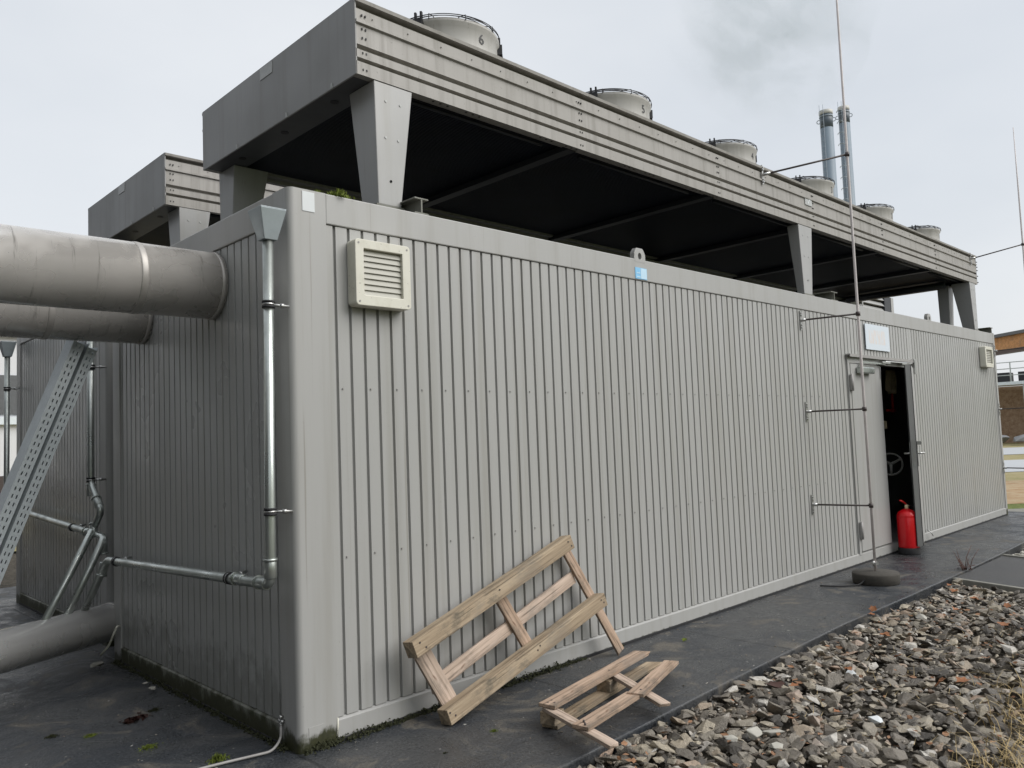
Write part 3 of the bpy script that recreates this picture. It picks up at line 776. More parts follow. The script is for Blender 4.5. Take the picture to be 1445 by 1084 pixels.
# ------------------------------------------------------------------ lightning masts
def bracket_arm(mb_b, mb_a, w, m, r=.009):
    w = Vector(w); m = Vector(m)
    mb_b.piece(); mb_a.piece()
    mb_b.box((w.x - .012, w.y - .012, w.z - .10), (w.x + .012, w.y - .001, w.z + .10))
    for dz in (-.075, -.05, .05, .075): mb_b.tube([(w.x, w.y - .012, w.z + dz), (w.x, w.y - .024, w.z + dz)], .009, 8)
    mb_b.tube([w, w.lerp(m, .10)], .016, 10)
    mb_a.tube([w + Vector((0, -.01, 0)), m], r, 10)
def mast(x, y, wx, label, base=True, top=6.12):
    t = thing('lightning_mast', label, 'lightning rod', (x, y, 0), 'lightning masts along the front container')
    if base:
        mb = MB(); mb.lathe([(.0, .0), (.205, .0), (.212, .006), (.215, .09), (.208, .102), (.03, .112), (.0, .112)], (x, y, 0), 36)
        mb.build('concrete_foot', 'concrete', t)
        mb = MB(); mb.tube([(x, y, .11), (x, y, .20)], .012, 8); mb.box((x - .035, y - .02, .17), (x + .035, y + .02, .195)); mb.tube([(x - .03, y, .16), (x - .03, y, .21)], .008, 6); mb.build('foot_clamp', 'zinc', t)
        mb = MB(); mb.tube(fillet([(x - .2, y + .02, .06), (x - .26, y + .05, .012), (x - .42, y + .18, .01), (x - .5, y + .33, .012)], .06), .007, 8); mb.build('earth_cable', 'rubber', t)
    else:
        mb = MB(); mb.lathe([(.0, .0), (.19, .0), (.225, .012), (.225, .082), (.20, .105), (.0, .112)], (x, y, 0), 36); mb.build('concrete_foot', 'concrete', t)
    mb = MB(); mb.tube([(x, y, .1), (x, y, 2.2), (x, y, 4.4), (x, y, top - 1.0), (x, y, top)], [.0135, .0135, .0125, .011, .006], 10); mb.build('rod', 'mastrod', t)
    mbb, mba = MB(), MB()
    for zw, zm in ((2.617, 2.626), (1.682, 1.683), (.746, .74)): bracket_arm(mbb, mba, (wx, .009, zw), (x, y, zm))
    bracket_arm(mbb, mba, (wx - .35, .15, 4.102), (x, y, 4.24), .0095)
    mbb.build('wall_bracket', 'zinc', t); mba.build('arm', 'rodarm', t)
    mb = MB()
    for z in (2.626, 1.683, .74, 4.24): mb.piece().tube([(x, y, z - .02), (x, y, z + .02)], .022, 10)
    mb.build('rod_clip', 'rodarm', t)
    return t
mast(5.895, -.515, 5.735, 'tall thin lightning mast on a round concrete foot left of the open door', top=6.7)
mast(12.35, -.53, 12.44, 'thin lightning mast beyond the far right corner of the front container', False)

# sign above the door
mb = MB(); mb.box((7.322, -.010, 2.397), (8.03, -.002, 2.699)); s = mb.build('wall_sign', 'sign', None, org=(7.68, 0, 2.55), bevel=.002)
tag(s, 'bleached pale blue sign plate fixed above the door', 'sign')

# ------------------------------------------------------------------ extinguisher
ex, ey = 7.80, -.155
t = thing('fire_extinguisher', 'red fire extinguisher with black foot standing in the doorway', 'fire extinguisher', (ex, ey, 0))
mb = MB(); mb.lathe([(.0, .075), (.112, .075), (.114, .09), (.114, .425), (.112, .43), (.114, .44), (.112, .452), (.095, .487), (.055, .514), (.03, .524), (.0, .527)], (ex, ey, 0), 40)
mb.build('cylinder', 'red', t)
mb = MB(); mb.lathe([(.0, .0), (.117, .0), (.119, .01), (.119, .07), (.116, .078), (.0, .078)], (ex, ey, 0), 40); mb.build('foot_ring', 'rubber', t)
mb = MB(); mb.tube([(ex, ey, .522), (ex, ey, .57)], [.022, .018], 12); mb.tube([(ex, ey, .563), (ex + .045, ey - .01, .556)], .012, 8); vl = mb.build('valve', 'tan', t)
mb = MB(); mb.tube(fillet([(ex + .01, ey, .563), (ex - .03, ey + .01, .60), (ex - .10, ey + .03, .628)], .03), [.010] * 9, 8); mb.build('lever', 'reddull', vl)
mb = MB(); mb.tube(fillet([(ex + .02, ey - .005, .563), (ex + .10, ey - .03, .55), (ex + .135, ey - .02, .45), (ex + .125, ey - .02, .1)], .05), .010, 10); mb.build('hose', 'rubber', t)

# ------------------------------------------------------------------ things inside the doorway
t = thing('hand_wheel', 'grey spoked valve hand wheel in the dark doorway', 'valve wheel', (8.95, .42, .985))
c = Vector((8.95, .42, .985)); nrm = Vector((-.93, -.36, 0)).normalized(); ga = Vector((-nrm.y, nrm.x, 0)); gb = Vector((0, 0, 1))
mb = MB(); mb.tube([c + (ga * math.cos(a) + gb * math.sin(a)) * .14 for a in [2 * math.pi * k / 32 for k in range(33)]], .012, 8, False); mb.build('rim', 'cast', t)
mb = MB()
for a in (30, 150, 270): mb.piece().tube([c, c + (ga * math.cos(R(a)) + gb * math.sin(R(a))) * .14], [.022, .011], 8)
mb.build('spoke', 'cast', t)
t = thing('pump_unit', 'dull grey pump and motor low inside the doorway', 'pump', (9.0, .75, .1))
mb = MB(); mb.tube([(8.75, .75, .45), (9.35, .95, .45)], .14, 24); mb.tube([(9.0, .85, .45), (9.0, .85, .85)], .07, 16); mb.build('motor', 'cast', t)
mb = MB(); mb.box((8.7, .65, .1), (9.4, 1.05, .2)); mb.box((8.85, .7, .2), (9.25, .95, .32)); mb.build('base_frame', 'cast', t)
mb = MB(); mb.piece().tube([(8.60, .62, .60), (9.2, .62, .62)], .03, 10); mb.piece().tube([(8.62, .6, .72), (9.3, .64, .72)], .022, 10); mb.build('pipework', 'cast', t)
t = thing('control_cabinet', 'dark blue control cabinet standing inside the doorway', 'cabinet', (9.4, 1.5, .1))
mb = MB(); mb.box((8.9, 1.35, .1), (9.9, 1.75, 2.1)); cb = mb.build('housing', 'navy', t, bevel=.01)
mb = MB(); mb.piece().box((8.95, 1.325, .2), (9.38, 1.349, 2.05)); mb.piece().box((9.42, 1.325, .2), (9.85, 1.349, 2.05)); mb.build('cabinet_door', 'navy', cb)
mb = MB(); mb.box((8.49, .30, 1.46), (8.60, .36, 1.56)); s = mb.build('junction_box', 'tan', None, org=(8.54, .33, 1.51), bevel=.006); tag(s, 'small yellowish box on a pole inside the doorway', 'junction box')
mb = MB(); mb.tube([(8.55, .39, .1), (8.55, .39, 2.35)], .028, 12); s = mb.build('support_pole', 'dark', None, org=(8.55, .39, .1)); tag(s, 'dark upright pole inside the doorway, behind the small yellowish box', 'pole')
t = thing('hanging_cloth', 'tan cloth hanging high inside the doorway', 'cloth', (9.1, .42, 2.4))
mb = MB()
n = 14; rows = 8; vs = []; fs = []
for j in range(rows + 1):
    for i in range(n + 1):
        u = i / n; f = j / rows; w = .26 * (1 - .15 * f)
        vs.append((9.12 + (u - .5) * w, .40 + .03 * math.sin(u * 16 + f * 2) + .02 * f, 2.24 - .27 * f - .05 * abs(math.sin(u * 5)) * f))
for j in range(rows):
    for i in range(n): a = j * (n + 1) + i; fs.append((a, a + 1, a + n + 2, a + n + 1))
mb.add(vs, fs, True); ob = mb.build('fabric', 'tan', t, recalc=False); sm = ob.modifiers.new('thick', 'SOLIDIFY'); sm.thickness = .01
mb = MB(); mb.tube([(8.9, .43, 2.24), (9.4, .43, 2.26)], .012, 8); mb.build('hanger', 'rod', t)
t = thing('red_pipe', 'bright red pipe tee inside the doorway', 'pipe', (9.15, .5, 1.3))
mb = MB(); mb.tube([(8.95, .42, 1.70), (9.35, .46, 1.70)], .018, 12); mb.tube([(9.24, .45, 1.70), (9.24, .45, 1.95)], .018, 12); mb.build('pipe', 'reddull', t)
mb = MB(); mb.tube([(9.21, .45, 1.70), (9.27, .455, 1.70)], .028, 12); mb.build('fitting', 'reddull', t)

# ------------------------------------------------------------------ pallets
def board(name, mat, a, b, xd, yd, hw, ht, parent, jag=0.):
    """a board from a to b, xd half width dir, yd thickness dir; object space X runs along the board"""
    a, b = Vector(a), Vector(b); e = (b - a); L = e.length; e.normalize()
    yd = Vector(yd); xd = Vector(xd)
    xd = (xd - e * xd.dot(e)).normalized(); yd = (e.cross(xd)).normalized() * (1 if e.cross(xd).dot(yd) > 0 else -1)
    mb = MB(); ns = 10; vs = []
    rnd = random.Random(hash((round(a.x, 3), round(b.x, 3))) & 0xffff)
    for i in range(ns + 1):
        x = L * i / ns; bow = .0006 * math.sin(i * 1.3 + a.x * 9)
        for sx, sy in ((-1, -1), (1, -1), (1, 1), (-1, 1)):
            dx = 0
            if jag and i == ns: dx = rnd.uniform(-jag, jag * .3)
            vs.append(Vector((x + dx, sx * hw * (1 + rnd.uniform(-.008, .008)), sy * ht + bow)))
    fs = [(0, 1, 2, 3), (ns * 4 + 3, ns * 4 + 2, ns * 4 + 1, ns * 4)]
    for i in range(ns):
        for k in range(4): fs.append((i * 4 + k, (i + 1) * 4 + k, (i + 1) * 4 + (k + 1) % 4, i * 4 + (k + 1) % 4))
    mb.add(vs, fs)
    o = mb.build(name, mat, None, org=(0, 0, 0), bevel=.003)
    Mx = Matrix(((e.x, xd.x, yd.x, a.x), (e.y, xd.y, yd.y, a.y), (e.z, xd.z, yd.z, a.z), (0, 0, 0, 1)))
    base = BASE[parent.name]
    o.parent = parent; o.matrix_local = Matrix.Translation(-base) @ Mx
    return o
P0 = Vector((.757, -.301, 0)); U = Vector((.96702, .06769, .24556)); Wv = Vector((-.25286, .13905, .95746)); N = Vector((.03067, -.98797, .15158))
def pp(u, w, n): return P0 + U * u + Wv * w + N * n
pl1 = thing('wooden_pallet', 'broken pallet frame leaning tilted against the corrugated wall', 'pallet', (.757, -.301, 0))
board('runner', 'wood_old', pp(-.015, .058, -.045), pp(1.512, .056, -.045), Wv, N, .043, .043, pl1)
board('runner', 'wood_old', pp(-.085, .478, -.045), pp(1.376, .522, -.045), Wv, N, .046, .043, pl1)
board('cross_board', 'wood_new', pp(.0, .50, -.10), pp(.115, -.02, -.10), U, N, .056, .010, pl1)
board('cross_board', 'wood_red', pp(.675, .49, -.10), pp(.795, .03, -.10), U, N, .042, .010, pl1)
board('cross_board', 'wood_red', pp(1.375, .50, -.10), pp(1.600, -.375, -.10), U, N, .037, .010, pl1, .03)
board('slat', 'wood_new', pp(.02, .208, -.122), pp(1.40, .268, -.122), Wv, N, .041, .010, pl1)
mb = MB()
for u, w in ((.0, .08), (.03, .05), (1.46, .07), (1.48, .045), (.76, .06), (.79, .075), (-.04, .50), (-.01, .46), (.62, .51), (1.33, .535), (1.35, .50)):
    mb.piece().tube([pp(u, w, -.006), pp(u, w, .0008)], .006, 6)
mb.build('nail', 'rodarm', pl1)
pl2 = thing('wooden_pallet', 'broken off pallet end lying flat at the edge of the stones', 'pallet', (1.05, -.7, 0))
Z_ = Vector((0, 0, 1))
a, b = Vector((1.045, -.715, 0)), Vector((2.19, -.49, 0)); e = (b - a).normalized(); pn = Vector((-e.y, e.x, 0))
board('runner', 'wood_old', a + Vector((0, 0, .012)) + e * .02 + pn * .0, b + Vector((0, 0, .012)) + e * .18, pn, Z_, .05, .010, pl2, .06)
for s0, mt in ((.0, 'wood_old'), (.62, 'wood_old')):
    board('block', mt, a + e * s0 + Z_ * .056, a + e * (s0 + .10) + Z_ * .056, pn, Z_, .045, .033, pl2)
board('top_board', 'wood_red', a + Z_ * .122, b + Z_ * .122, pn, Z_, .052, .010, pl2, .03)
board('cross_board', 'wood_new', Vector((1.075, -.69, .100)), Vector((.925, -1.265, .085)), e, Z_, .032, .010, pl2, .02)
board('cross_board', 'wood_new', Vector((1.755, -.60, .100)), Vector((1.56, -1.105, .075)), e, Z_, .034, .010, pl2, .02)
board('slat', 'wood_red', Vector((.945, -1.035, .112)), Vector((1.50, -.94, .114)), pn, Z_, .047, .010, pl2, .03)
board('slat', 'wood_red', Vector((1.475, -.97, .124)), Vector((2.262, -.662, .075)), pn, Z_, .046, .010, pl2, .02)
mb = MB()
for p in ((1.07, -.70), (1.09, -.73), (1.11, -.69), (.99, -1.02), (.965, -1.05), (1.72, -.59), (1.55, -.95)): mb.piece().tube([(p[0], p[1], .118), (p[0], p[1], .1335)], .006, 6)
mb.build('nail', 'rodarm', pl2)

# ------------------------------------------------------------------ ground
def sheet(name, pts, z, mat, thick=0, kind='structure', sub=0):
    me = bpy.data.meshes.new(name); bm = bmesh.new()
    vs = [bm.verts.new((x, y, z)) for x, y in pts]; f = bm.faces.new(vs)
    if f.normal.z < 0: f.normal_flip()
    if thick:
        r = bmesh.ops.extrude_face_region(bm, geom=[f]); top = [v for v in r['geom'] if isinstance(v, bmesh.types.BMVert)]
        for v in vs: v.co.z -= thick
        bmesh.ops.recalc_face_normals(bm, faces=bm.faces)
    bm.to_mesh(me); bm.free(); me.materials.append(M[mat])
    o = bpy.data.objects.new(name, me); COL.objects.link(o); o['kind'] = kind
    return o
sheet('ground', [(-400, -400), (400, -400), (400, 400), (-400, 400)], -.16, 'earth')
edge = [(-10, -1.13), (-3, -1.12), (.73, -1.085), (1.5, -1.05), (2.11, -1.02), (4.14, -.955), (5.3, -.975), (6.5, -.98), (8.25, -.965), (9.4, -.94), (12.0, -.95), (12.95, -.93)]
pv = sheet('pavement', edge + [(13.1, 1.2), (13.1, 6.8), (-1.2, 7.4), (-10, 7.6)], 0, 'pave', .15)
bv = pv.modifiers.new('edge', 'BEVEL'); bv.width = .012; bv.segments = 3; bv.limit_method = 'ANGLE'
sheet('path', [(6.54, -1.0), (8.22, -1.0), (7.2, -4.2), (4.5, -11.5), (2.4, -11.5), (5.4, -4.6)], -.012, 'asphalt', .14)
mb = MB()
def strip(mb, p, q, w, z0, z1):
    p, q = Vector((*p, 0)), Vector((*q, 0)); e = (q - p).normalized(); n = Vector((-e.y, e.x, 0)) * w / 2
    mb.hexa([p - n + Vector((0, 0, z0)), q - n + Vector((0, 0, z0)), q + n + Vector((0, 0, z0)), p + n + Vector((0, 0, z0))], [p - n + Vector((0, 0, z1)), q - n + Vector((0, 0, z1)), q + n + Vector((0, 0, z1)), p + n + Vector((0, 0, z1))])
strip(mb, (6.50, -1.02), (5.37, -4.6), .05, -.15, .006)
k = mb.build('kerb', 'kerb', None, org=(6.5, -1, 0), bevel=.006); k['kind'] = 'structure'
mb = MB(); strip(mb, (8.26, -1.0), (7.24, -4.2), .05, -.15, .004)
k = mb.build('kerb', 'kerb', None, org=(8.2, -1, 0), bevel=.006); k['kind'] = 'structure'
# unseen grassy bank added behind the camera to shade the lower front wall
bm = bmesh.new(); g = {}
for i in range(0, 61):
    for j in range(0, 13):
        x = -60 + i * 3.0; y = -9.0 - j * 1.3
        zz = -.17 + 5.2 * (lambda q: q * q * (3 - 2 * q))(min(1, j / 7)) + (.25 * noise.noise(Vector((x * .2, y * .3, 0))) if j else 0)
        g[i, j] = bm.verts.new((x, y, zz))
for i in range(60):
    for j in range(12): bm.faces.new((g[i, j], g[i + 1, j], g[i + 1, j + 1], g[i, j + 1]))
bmesh.ops.recalc_face_normals(bm, faces=bm.faces)
me = bpy.data.meshes.new('shade_bank'); bm.to_mesh(me); bm.free(); me.materials.append(M['greengrass'])
for p in me.polygons: p.use_smooth = True
o = bpy.data.objects.new('shade_bank', me); COL.objects.link(o); o['kind'] = 'structure'
# strips beyond the far end of the yard, square to the road
Ev = Vector((.717, -.695)); Mv = Vector((.695, .717)); Cc = Vector((-2.0357, -3.7095))
def dstrip(name, d0, d1, e0, e1, z, mat):
    pts = [Cc + Ev * e + Mv * d for e, d in ((e0, d0), (e1, d0), (e1, d1), (e0, d1))]
    return sheet(name, [(p.x, p.y) for p in pts], z, mat)
dstrip('grass', 14.1, 400, -200, 200, -.120, 'yellowgrass')
dstrip('grass', 14.15, 15.4, 8.0, 40, -.116, 'greengrass')
dstrip('leaf_litter', 15.4, 21.0, 8.0, 40, -.112, 'litter')['kind'] = 'structure'
dstrip('road', 24.3, 31.0, -60, 80, -.108, 'road')
dstrip('road', 35.5, 43.5, -60, 80, -.104, 'road')
kp = [Cc + Ev * e + Mv * d for e, d in ((7.6, 13.35), (30, 13.35), (30, 14.1), (7.6, 14.1))]
sheet('pavement', [(p.x, p.y) for p in kp], -.06, 'kerb', .12)

# ------------------------------------------------------------------ gravel
rg = random.Random(3)
def stone_variant(seed):
    r = random.Random(seed); bm = bmesh.new()
    for i in range(13):
        v = Vector((r.gauss(0, 1), r.gauss(0, 1), r.gauss(0, 1))).normalized() * r.uniform(.8, 1.05)
        v.x *= r.uniform(.9, 1.25); v.z *= .52
        bm.verts.new(v)
    bmesh.ops.convex_hull(bm, input=bm.verts)
    for v in list(bm.verts):
        if not v.link_faces: bm.verts.remove(v)
    bmesh.ops.bevel(bm, geom=list(bm.edges), offset=.035, segments=1, affect='EDGES')
    bmesh.ops.triangulate(bm, faces=bm.faces)
    vs = [v.co.copy() for v in bm.verts]; bm.verts.index_update()
    fs = [[v.index for v in f.verts] for f in bm.faces]; bm.free(); return vs, fs
VAR = [stone_variant(i) for i in range(20)]
def xr(y): return 6.44 + (y + 1.02) * .316
def gz(x, y):
    d = min(1, max(0, (-1.02 - y) / .35))
    return -.040 + .0 * d + .03 * noise.noise(Vector((x * .8, y * .8, 0)))
V, F_ = [], []
def put(x, y, z, s, rr):
    vs, fs = VAR[rr.randrange(20)]
    q = Matrix.Rotation(rr.uniform(0, 6.28), 3, 'Z') @ Matrix.Rotation(rr.gauss(0, .36), 3, 'X') @ Matrix.Rotation(rr.gauss(0, .36), 3, 'Y')
    sc = Vector((s * rr.uniform(.85, 1.4), s * rr.uniform(.75, 1.0), s * rr.uniform(.6, 1.05)))
    o = len(V); c = Vector((x, y, z))
    V.extend([c + q @ Vector((v.x * sc.x, v.y * sc.y, v.z * sc.z)) for v in vs]); F_.extend([[i + o for i in f] for f in fs])
cnt = 0
while cnt < 15500:
    y = -1.07 - rg.random() ** 1.25 * 4.2; x = rg.uniform(-.9, 6.5)
    if x > xr(y) - .05: continue
    ed = -1.085 + .115 * min(1, max(0, (x - .7) / 3))
    if y > ed - .015 - .02 * rg.random(): continue
    s = min(.072, max(.010, rg.lognormvariate(math.log(.0325), .46)))
    if cnt > 10500: s = rg.uniform(.006, .017)
    put(x, y, gz(x, y) + (rg.uniform(-.02, .028) if cnt <= 10500 else rg.uniform(.0, .035)), s, rg); cnt += 1
def stuff_mesh(name, mat):
    me = bpy.data.meshes.new(name); me.from_pydata([tuple(v) for v in V], [], F_); me.materials.append(M[mat])
    o = bpy.data.objects.new(name, me); COL.objects.link(o); o['kind'] = 'stuff'; return o
g = stuff_mesh('gravel', 'stone'); tag(g, 'grey brown crushed stones beside the black strip', 'gravel')
sheet('ground', [(-1.6, -8), (xr(-8), -8), (xr(-1.0), -1.0), (-1.6, -1.0)], -.10, 'earth')
V, F_ = [], []
# grit: chips fallen on the black strip along the stones and along the wall foot
for i in range(620):
    if i < 260: x = rg.uniform(.6, 8); y = -1.03 + abs(rg.gauss(0, .16)) + .05 * rg.random()
    elif i < 470: x = rg.uniform(.1, 9); y = -.03 - abs(rg.gauss(0, .05))
    else: x = rg.uniform(-2.5, 0) ; y = rg.uniform(.0, 3.2)
    put(x, y, .002, min(.012, rg.lognormvariate(math.log(.0036), .45)), rg)
g = stuff_mesh('grit', 'stone'); tag(g, 'small stone chips strewn on the black sheet', 'grit')
V, F_ = [], []
for i in range(1500):
    x = rg.uniform(8.3, 12.6); y = -1.02 - rg.random() * 2.2
    if x < 8.3 + (y + 1) * .316: continue
    put(x, y, -.05 + rg.uniform(-.02, .03), min(.06, rg.lognormvariate(math.log(.034), .3)), rg)
g = stuff_mesh('gravel', 'stonepale'); tag(g, 'paler stones beyond the asphalt path', 'gravel')

# stand-out pale stones, fallen leaves
def stone_thing(x, y, s, label, mat, flat=1.):
    vs, fs = VAR[rg.randrange(20)]; a = rg.uniform(0, 6.28)
    mb = MB(); mb.add([Vector((x, y, -.02 + s * .45)) + Matrix.Rotation(a, 3, 'Z') @ Vector((v.x * s * 1.15, v.y * s, v.z * s * flat)) for v in vs], fs, False)
    o = mb.build('stone', mat, None, org=(x, y, -.02), bevel=s * .08); tag(o, label, 'stone', 'pale stones on top of the gravel'); return o
stone_thing(1.66, -1.54, .062, 'large smooth pale stone at the front of the gravel, biggest of its cluster', 'stonepale')
stone_thing(1.77, -1.60, .058, 'large pale cracked stone just right of the biggest one', 'stonepale')
stone_thing(1.55, -1.50, .040, 'pale stone just left of the biggest stone', 'stonepale')
stone_thing(1.60, -1.71, .042, 'pale stone in front of the two big ones', 'stonepale')
stone_thing(2.25, -1.93, .040, 'bright white stone nearer the right, alone in the gravel front', 'white')
stone_thing(2.98, -1.50, .034, 'small white chip in the middle of the gravel', 'white')
stone_thing(4.68, -1.33, .050, 'pale block of stone near the far side of the gravel', 'stonepale')
rl = random.Random(5)
LV = []
for k in range(11):
    a = 2 * math.pi * k / 11; LV.append((math.cos(a) * (1 if k % 2 == 0 else .66), math.sin(a) * (1 if k % 2 == 0 else .66)))
def leaf(x, y, z, s, mat, label, group):
    mb = MB(); q = Matrix.Rotation(rl.uniform(0, 6.28), 3, 'Z') @ Matrix.Rotation(rl.gauss(0, .35), 3, 'X'); c = Vector((x, y, z))
    cu = rl.uniform(.3, .8)
    ring1 = [c + q @ Vector((px * s * .5, py * s * .5, cu * s * .12 * px * px)) for px, py in LV]
    ring2 = [c + q @ Vector((px * s, py * s, cu * s * (px * px * .6 + .1 * math.sin(5 * px)))) for px, py in LV]
    n = len(LV)
    mb.add([c] + ring1 + ring2, [(0, 1 + k, 1 + (k + 1) % n) for k in range(n)] + [(1 + k, 1 + n + k, 1 + n + (k + 1) % n, 1 + (k + 1) % n) for k in range(n)], False)
    o = mb.build('fallen_leaf', mat, None, org=(x, y, z), recalc=False)
    so = o.modifiers.new('thick', 'SOLIDIFY'); so.thickness = .0012
    tag(o, label, 'leaf', group)
for x, y in [(5.84, -1.22), (3.01, -2.0), (3.12, -2.09), (4.42, -1.05), (6.04, -1.12), (5.43, -1.74), (4.15, -2.01), (2.92, -1.50), (3.4, -1.62), (5.0, -1.5), (4.7, -1.9), (3.7, -2.05), (2.2, -1.75), (1.95, -1.62), (5.6, -1.45), (3.9, -1.35), (2.45, -1.38)]:
    leaf(x + .01, y, gz(x, y) + .062, rl.uniform(.026, .046), 'leaf', 'curled orange brown fallen leaf lying on the grey stones', 'orange leaves on the gravel')
leaf(2.40, -1.29, gz(2.4, -1.29) + .06, .06, 'leafdark', 'dark red lobed leaf lying on the stones right of the flat pallet', None)
for x, y in [(4.69, -.96), (5.9, -.6)]:
    leaf(x, y, .018, .035, 'leaf', 'orange leaf lying on the black strip near the stones', 'leaves on the black strip')
leaf(2.968, -.281, .012, .022, 'moss', 'tiny yellow leaf on the black strip right of the pallets', None)

mb = MB(); r = random.Random(21)
for i in range(260):
    y = -1.1 - r.random() * 2.0; x = r.uniform(.6, xr(y) - .1)
    if y > -1.085 + .115 * min(1, max(0, (x - .7) / 3)) - .05: continue
    p = Vector((x, y, gz(x, y) + r.uniform(.035, .06))); sz = r.uniform(.008, .024); q = Matrix.Rotation(r.uniform(0, 6), 3, 'Z') @ Matrix.Rotation(r.gauss(0, .5), 3, 'X')
    mb.add([p + q @ Vector(v) * sz for v in ((-1, 0, 0), (-.3, -.55, .25), (.6, -.4, .1), (1, .1, .35), (.2, .6, .2), (-.5, .45, .1))], [(0, 1, 2), (0, 2, 3), (0, 3, 4), (0, 4, 5)])
o = mb.build('leaf_litter', 'litterleaf', None, recalc=False); tag(o, 'small curled brown leaf scraps between the stones', 'leaf litter', None, 'stuff')
# plants
def moss(x, y, z, s, label, mat='moss', h=1., n=160, group='moss tufts growing on the black roofing sheet'):
    mb = MB(); r = random.Random(int(x * 1000) ^ int(y * 777))
    for i in range(n):
        a = r.uniform(0, 6.28); d = abs(r.gauss(0, .5)) * s; px, py = x + math.cos(a) * d, y + math.sin(a) * d * .8
        hh = h * s * r.uniform(.25, .7) * max(.15, 1 - d / (s * 1.5)); b = r.uniform(0, 6.28); w = s * .06
        e = Vector((math.cos(b) * w, math.sin(b) * w, 0)); tip = Vector((px + r.gauss(0, .25) * s * .5, py + r.gauss(0, .25) * s * .5, z + hh))
        p = Vector((px, py, z - .002)); mid = p.lerp(tip, .55) + Vector((0, 0, hh * .1))
        mb.add([p - e, p + e, mid + e * .8, tip, mid - e * .8], [(0, 1, 2, 3, 4)])
    o = mb.build('moss_tuft', mat, None, org=(x, y, z), recalc=False); tag(o, label, 'moss', group); return o
moss(-.774, 1.311, 0, .045, 'leftmost small dark moss cushion on the black sheet', 'mossdark', .6)
moss(-.627, 1.151, 0, .045, 'flat green moss tuft second from the left on the black sheet', 'moss', .5)
moss(-.47, .719, 0, .06, 'wide green moss patch between the pipe end and the corner cable', 'moss', .45)
moss(-.23, 1.302, 0, .045, 'moss cushion nearest the dark debris by the left wall', 'mossdark', .7)
moss(-.30, .262, 0, .06, 'bright yellow green grass tuft beside the cable at the corner', 'moss', 1.1)
moss(.85, -.51, 0, .03, 'small moss cushion in front of the leaning pallet', 'moss', .6)
moss(.494, -.538, 0, .02, 'tiny dark moss dot left of the leaning pallet', 'mossdark', .5)
moss(.33, .03, 2.9, .085, 'yellow green tuft growing on the roof edge before the cooler leg', 'moss', 1.1, 220, None)
moss(.19, .03, 2.9, .045, 'small tuft on the roof edge nearest the corner plate', 'moss', .9, 120, None)
moss(.03, 2.66, 2.9, .075, 'tuft on the left roof edge above the big pipe', 'moss', .9, 160, None)
mb = MB(); r = random.Random(12)
for i in range(3000):
    if r.random() < .66:
        x = r.uniform(.02, 2.6); k = .55 + noise.noise(Vector((x * 2.3, 3.1, 0))) + (.3 if x < 1.9 else -.3)
        if k < .25: continue
        p = Vector((x, -.004 - abs(r.gauss(0, .018)) * k, r.uniform(0, .055) * max(0, k) * r.random()))
    else:
        y = r.uniform(.1, 2.7); p = Vector((-.004 - abs(r.gauss(0, .016)), y, r.uniform(0, .03) * r.random()))
    sz = r.uniform(.004, .011); q = Matrix.Rotation(r.uniform(0, 6), 3, 'Z') @ Matrix.Rotation(r.uniform(0, 3), 3, 'X')
    mb.add([p + q @ Vector(v) * sz for v in ((-1, -.6, 0), (1, -.6, .1), (.1, .9, 0), (0, 0, .9))], [(0, 1, 3), (1, 2, 3), (2, 0, 3), (0, 2, 1)])
o = mb.build('moss', 'mossdark', None, recalc=False); tag(o, 'dark mossy dirt along the foot of the container walls', 'moss', None, 'stuff')
mb = MB()
r = random.Random(9)
for i in range(60):
    a = r.uniform(0, 6.28); d = abs(r.gauss(0, .035)); p = Vector((-.38 + math.cos(a) * d * 1.5, 1.226 + math.sin(a) * d, .002)); s = r.uniform(.006, .02)
    q = Matrix.Rotation(r.uniform(0, 6), 3, 'Z') @ Matrix.Rotation(r.uniform(-.6, .6), 3, 'X')
    mb.add([p + q @ Vector(v) * s for v in ((-1, -.5, 0), (1, -.5, .1), (1, .5, .5), (-.6, .5, .9))], [(0, 1, 2, 3), (0, 3, 2), (0, 2, 1)])
o = mb.build('debris', 'leafdark', None, org=(-.38, 1.226, 0), recalc=False); tag(o, 'dark clump of rotten leaves on the black sheet by the left wall', 'debris')
# small rubble along the left base
for i, (x, y, s, lb) in enumerate([(-.083, 1.869, .018, 'small pale pebble near the left wall base'), (-.10, 1.70, .024, 'flat white pebble by the left wall base'), (-.16, 2.58, .05, 'grey lump of concrete under the low pipe end')]):
    o = stone_thing(x, y, s, lb, 'stonepale' if i < 2 else 'kerb'); o.location.z = 0.012
    o['group'] = 'rubble by the left wall'
# twiggy plant
t = thing('dry_plant', 'bare reddish twigs sprouting where the asphalt path meets the black strip', 'plant', (7.05, -.96, 0))
mb = MB(); r = random.Random(2)
for i in range(9):
    a = r.uniform(0, 6.28); l = r.uniform(.10, .26); e = Vector((math.cos(a) * .5 - .25, math.sin(a) * .4, 1)).normalized()
    p = Vector((7.05 + r.gauss(0, .02), -.96 + r.gauss(0, .02), 0)); mb.tube([p, p + e * l * .5, p + e * l + Vector((r.gauss(0, .02), r.gauss(0, .02), 0))], [.004, .003, .0015], 5)
mb.build('stem', 'twig', t)
mb = MB()
for i in range(30):
    p = Vector((7.06 + r.gauss(0, .05), -.97 + r.gauss(0, .04), r.uniform(.0, .05))); s = r.uniform(.012, .03); q = Matrix.Rotation(r.uniform(0, 6), 3, 'Z') @ Matrix.Rotation(r.uniform(-1, 1), 3, 'X')
    mb.add([p + q @ Vector(v) * s for v in ((-1, 0, 0), (0, -.4, .1), (1, 0, 0), (0, .4, .1))], [(0, 1, 2, 3)])
mb.build('foliage', 'leafdark', t, recalc=False)
